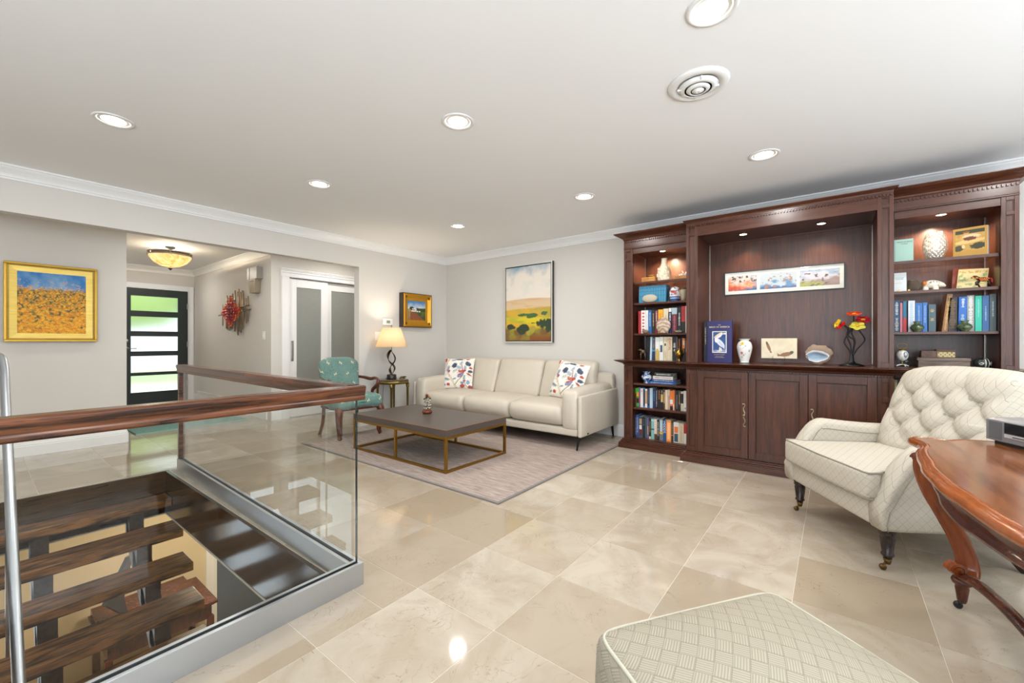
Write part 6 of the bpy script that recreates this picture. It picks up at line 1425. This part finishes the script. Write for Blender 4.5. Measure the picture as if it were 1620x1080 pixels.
obj('gilt_moulding', gp_, plain('ochre_gilt', '#c08a1e', .3, .55), fm)
bd_ = MB()
for k in range(46):
    a = -.255+.51*k/45; 
    for z_ in (.017, .481): bd_.sphere((a, -.094, z_), .0042, 6, 4)
for k in range(42):
    z_ = .02+.458*k/41
    for x_ in (-.2555, .2555): bd_.sphere((x_, -.094, z_), .0042, 6, 4)
tag(obj('beaded_edge', bd_, plain('ochre_gilt', '#c08a1e', .3, .55), fm), kind='stuff')
for sx in (-1, 1):
    for z_ in (.055, .443): obj('corner_ornament', MB().sphere((sx*.218, -.086, z_), (.026, .010, .022), 12, 6, fn=lambda p: 1+.15*math.sin(8*math.atan2(p[2], p[0]))), plain('tarnished_gilt', '#6e4f18', .5, .5), fm)
obj('canvas', canvas(.332, .285, 90, 80, farm, y=-.059, z0=.1065), M_art, fm)
# triptych in the niche
def tri(k):
    def f(u, v):
        n = fbm(u*5, v*4, 10+k, 5); n2 = fbm(u*12, v*9, 20+k, 4)
        if k == 0:
            c = blend(np.broadcast_to(L('#dccdc6'), u.shape+(3,)).copy(), L('#e88a5c'), (.75-v+(n-.5)*1.2)*3); c = blend(c, L('#d0482e'), (.45-v-.2*u+(n-.5)*.8)*4); c = blend(c, L('#f0b87c'), (n2-.56)*8); c = blend(c, L('#3a6a9a'), (.45*u-.05-v+(n-.5)*.5)*6); c = blend(c, L('#3b3438'), (n2-.58)*14*(v > .55)); return blend(c, L('#7aa0bc'), (u-.85+(n-.5)*.6)*4)
        if k == 1:
            c = blend(np.broadcast_to(L('#c3ccd4'), u.shape+(3,)).copy(), L('#5f8cb5'), (.5-v+(n-.5)*1.4)*3); c = blend(c, L('#3d68a0'), (.25-v+(n2-.5)*.6)*6); return blend(c, L('#b07a58'), (n2-.60)*10)
        c = blend(np.broadcast_to(L('#d4cfd8'), u.shape+(3,)).copy(), L('#a3b4cc'), (v-.6+(n-.5)*1.5)*3); c = blend(c, L('#a58a80'), (.5-v+.3*(u-.5)+(n-.5)*.6)*6); c = blend(c, L('#a9ab50'), (.36-v-.2*(u-.3)+(n2-.5)*.6)*5*(u < .6)); c = blend(c, L('#5f73a8'), (n2-.60)*10*(v > .35)*(u < .6)); return blend(c, L('#6b5048'), (n2-.60)*9)
    return f
tp = thing('triptych_watercolours', 'long dark framed triptych of three abstract landscape watercolours in the niche', 'painting', (4.66, .395, 1.582), R9)
w_, h_ = .950, .228
obj('thin_frame', fr2(w_, h_, .006, -.022, 0), plain('dark_pewter_frame', '#2b3034', .35, .5), tp)
obj('white_mat', MB().box(-w_/2+.006, w_/2-.006, -.012, -.002, .006, h_-.006), plain('mat_board', '#e9e6de', .7), tp)
for k, (a, b) in enumerate(((-.440, -.192), (-.166, .126), (.152, .440))):
    cp = canvas(b-a, .145, 80, 44, tri(k), y=-.0125, x0=a, z0=.040); obj('watercolour', cp, M_art, tp)
obj('glazing', MB().box(-w_/2+.006, w_/2-.006, -.019, -.0175, .006, h_-.006), M_pane, tp)
# ================================================================== FOYER / HALL FITTINGS
ws_ = thing('metal_wall_sculpture', 'starburst metal wall sculpture of rods with red and orange petals', 'wall sculpture', (2.595, 7.50, 1.58), R9)
rng = random.Random(8); M_rod = plain('champagne_metal_rod', '#a58d72', .35, .8)
N_ = 20
for k in range(N_):
    x = -.46+.92*k/(N_-1)+.0; L_ = .34*(1-abs(x/.75)**2)*rng.uniform(.75, 1.05); y = -rng.uniform(.02, .06); zc_ = rng.uniform(-.04, .05)
    obj('rod', MB().tube([(x, y, zc_-L_), (x, y, zc_+L_)], .009, 6), M_rod, ws_)
for x0_, x1_, z_ in ((-.62, -.3, -.03), (.25, .66, .0), (.3, .6, .06), (-.3, .5, .01)): obj('cross_rod', MB().tube([(x0_, -.07, z_), (x1_, -.06, z_+.02)], .010, 6), plain('gunmetal_rod', '#6d6660', .35, .8), ws_)
pc = 0
for i in range(-6, 7):
    for j in range(-6, 7):
        x = i*.068+.034*(j % 2); z_ = j*.042; rr = abs(x)/.42+abs(z_)/.27
        if rr > 1.02: continue
        c = '#8e1420' if rr < .55 else ('#b02418' if rr < .75 else ('#cf5220' if rr < .9 else ('#c98f1c' if abs(x) > .25 else '#2f5f6c')))
        if rr > .9 and abs(x) <= .25 and rng.random() < .4: c = '#cf5220'
        s_ = .030 if rr < .9 else .020
        pm = MB().lathe([(0, 0), (s_*.6, .006), (s_, .022), (s_*.9, .022), (s_*.5, .010), (0, .006)], (0, 0, 0), 8, fn=lambda p: (p[0], p[1]*.9, p[2]))
        pm.xf(Matrix.Translation((x, -.075-.05*(1-rr), z_)) @ Matrix.Rotation(PI/2, 4, 'X') @ Matrix.Rotation(rng.uniform(-.4, .4), 4, 'X')); obj('petal', pm, plain('petal_'+c, c, .3, .3), ws_); pc += 1
sc_ = thing('wall_sconce', 'brushed nickel two-tier wall sconce above the wall sculpture', 'wall light', (2.595, 6.74, 1.83), R9)
obj('upper_box', MB().box(-.17, .17, -.085, 0, .20, .375).box(-.085, -.075, -.09, -.085, .2, .375), plain('nickel_box', '#a8a49c', .35, .6), sc_, bevel=.004)
obj('lower_tapered_body', MB().prism([(-.115, .20), (.115, .20), (.090, 0), (-.075, 0)], 'y', -.085, 0).box(-.03, -.024, -.088, -.085, .02, .18).box(.02, .026, -.088, -.085, .02, .18), plain('warm_nickel', '#a0937c', .35, .6), sc_, bevel=.003)
obj('vent_slots', MB().box(-.07, -.03, -.0865, -.085, .165, .178).box(-.02, .02, -.0865, -.085, .165, .178).box(.03, .07, -.0865, -.085, .165, .178), M_black, sc_)
sw = thing('light_switch', 'white light switch plate at the end of the foyer wall', 'switch', (2.595, 6.53, 1.15), R9)
obj('plate', MB().box(-.04, .04, -.006, 0, 0, .118), M_white, sw, bevel=.002); obj('rocker', MB().box(-.014, .014, -.010, -.006, .03, .088), M_white, sw, bevel=.001)
sw = thing('double_light_switch', 'white double switch plate on the wall partly behind the lamp shade', 'switch', (3.425, 4.96, 1.135), 0)
obj('plate', MB().box(-.055, .055, -.006, 0, 0, .118), M_white, sw, bevel=.002)
for s_ in (-.025, .025): obj('rocker', MB().box(s_-.014, s_+.014, -.010, -.006, .028, .090), M_white, sw, bevel=.001)
th = thing('thermostat', 'white wall thermostat with green display above the lamp', 'thermostat', (3.568, 4.96, 1.345), 0)
obj('housing', MB().rbox((0, -.014, .048), (.165, .028, .098), .012, (3, 1, 3)), M_white, th); obj('display', MB().box(-.030, .030, -.0295, -.028, .030, .070), plain('lcd_green', '#8f9c80', .3), th)
mat = thing('door_mat', 'teal woven mat on the foyer floor in front of the entry', 'mat', (1.80, 7.08, 0), .02)
obj('mat_pile', MB().rbox((0, 0, .010), (1.20, .95, .018), .006, (2, 2, 1)), M_mat, mat); obj('mat_binding', MB().box(-.606, .606, -.481, -.472, 0, .016).box(-.606, .606, .472, .481, 0, .016), plain('mat_edge', '#8fae9f', .9), mat)
cf = thing('semi_flush_ceiling_light', 'alabaster bowl ceiling light with metal rim in the foyer', 'ceiling light', (1.72, 7.40, CZ), 0)
t = NT('lit_alabaster'); em = t.ramp(t.noise(t.coord(), 9, 5, .6, 2), [(.40, '#e0a050'), (.50, '#f6cf8c'), (.62, '#fff0cc')]); t.link(em, t.b.inputs['Base Color']); t.link(em, t.b.inputs['Emission Color']); t.b.inputs['Emission Strength'].default_value = .8; t.set(.3); _tl = t.new('BsdfTranslucent'); _tl.inputs[0].default_value = (1, .85, .6, 1); _mx = t.new('MixShader'); _mx.inputs[0].default_value = .45; t.link(t.b.outputs[0], _mx.inputs[1]); t.link(_tl.outputs[0], _mx.inputs[2]); t.link(_mx.outputs[0], t.out.inputs[0])
obj('canopy', MB().lathe([(0, 0), (.065, 0), (.06, -.02), (.02, -.03), (.012, -.09), (0, -.09)][::-1], seg=28), M_trim, cf)
obj('glass_bowl', MB().lathe([(.285, -.115), (.27, -.155), (.22, -.215), (.13, -.265), (.04, -.285), (0, -.287), (0, -.280), (.04, -.278), (.13, -.258), (.215, -.21), (.262, -.152), (.277, -.115)][::-1], seg=44), t.m, cf)
rm = MB().lathe([(.283, -.092), (.293, -.092), (.293, -.082), (.283, -.082), (.283, -.092)], seg=44).lathe([(.283, -.130), (.296, -.130), (.296, -.118), (.283, -.118), (.283, -.130)], seg=44)
obj('metal_rim', rm, M_chrome, cf)
for k in range(6): a = PI/3*k+.3; obj('rim_post', MB().tube([(.288*math.cos(a), .288*math.sin(a), -.122), (.288*math.cos(a), .288*math.sin(a), -.088)], .007, 6), M_chrome, cf)
obj('finial', MB().lathe([(0, -.33), (.012, -.322), (.026, -.305), (.028, -.297), (0, -.296)], seg=16), plain('bronze_finial', '#5a5144', .4, .7), cf)
for k in range(3): a = 2*PI/3*k; obj('bulb', MB().sphere((.09*math.cos(a), .09*math.sin(a), -.16), (.025, .025, .03), 10, 8), emit('warm_bulb_foyer', '#ffe0b0', 18), cf)
cf.scale = (.86, .86, 1)
light('foyer_lamp', 'POINT', (1.72, 7.40, CZ-.115), 105, (1, .83, .6), .06)
# ================================================================== CEILING FIXTURES
M_can = plain('white_can_trim', '#e8e8e6', .4); M_lens = emit('led_lens', '#fff6e8', 9)
def can(x, y, label):
    o = thing('recessed_ceiling_light', label, 'ceiling light', (x, y, CZ), 0, 'recessed can lights in the living room ceiling')
    obj('trim_ring', MB().lathe([(.078, -.001), (.080, -.006), (.095, -.005), (.098, 0), (.080, 0)], seg=36), M_can, o)
    obj('reflector', MB().lathe([(.058, -.0006), (.079, -.0012), (.079, 0), (.058, 0)], seg=36), emit('lit_reflector', '#fff6e8', 1.6), o)
    obj('lens', MB().lathe([(0, -.0015), (.057, -.0015), (.057, -.0004), (0, -.0004)], seg=32), M_lens, o)
for (x, y), lb in zip(CANS[1:7], ('round recessed light in mid ceiling, large and bright left of centre', 'recessed light cut by the top edge of the picture', 'recessed light over the stair rail corner, small and left of centre', 'recessed light right of centre before the bookcases, near the sofa end', 'recessed light farthest away, by the sofa corner', 'recessed light nearest the display cabinet at right')): can(x, y, lb)
can(.526, 3.43, 'recessed light at far left above the stair opening'); 
vn = thing('ceiling_vent', 'round white ceiling air diffuser with concentric rings', 'vent', (2.30, .555, CZ), .4)
obj('outer_flange', MB().lathe([(.10, -.004), (.112, -.016), (.140, -.010), (.150, 0), (.10, 0)], seg=44), M_can, vn)
obj('duct_opening', MB().lathe([(0, -.0005), (.105, -.0005), (.105, -.0015), (0, -.0015)][::-1], seg=40), plain('dark_duct', '#1c1c1c', .8), vn)
obj('middle_cone', MB().lathe([(.066, -.024), (.070, -.028), (.096, -.012), (.090, -.009), (.066, -.024)], seg=44), M_can, vn)
obj('inner_cone', MB().lathe([(.036, -.032), (.040, -.036), (.066, -.018), (.060, -.015), (.036, -.032)], seg=44), M_can, vn)
obj('centre_cap', MB().lathe([(0, -.034), (.006, -.042), (.012, -.040), (.034, -.030), (.034, -.027), (0, -.027)], seg=20), M_can, vn)
for k in range(2): obj('spoke', MB().box(-.10, .10, -.003, .003, -.022, -.012).xf(Matrix.Rotation(PI/2*k, 4, 'Z')), M_can, vn)
# wall sconces on the rear wall (reflected in the niche glass)
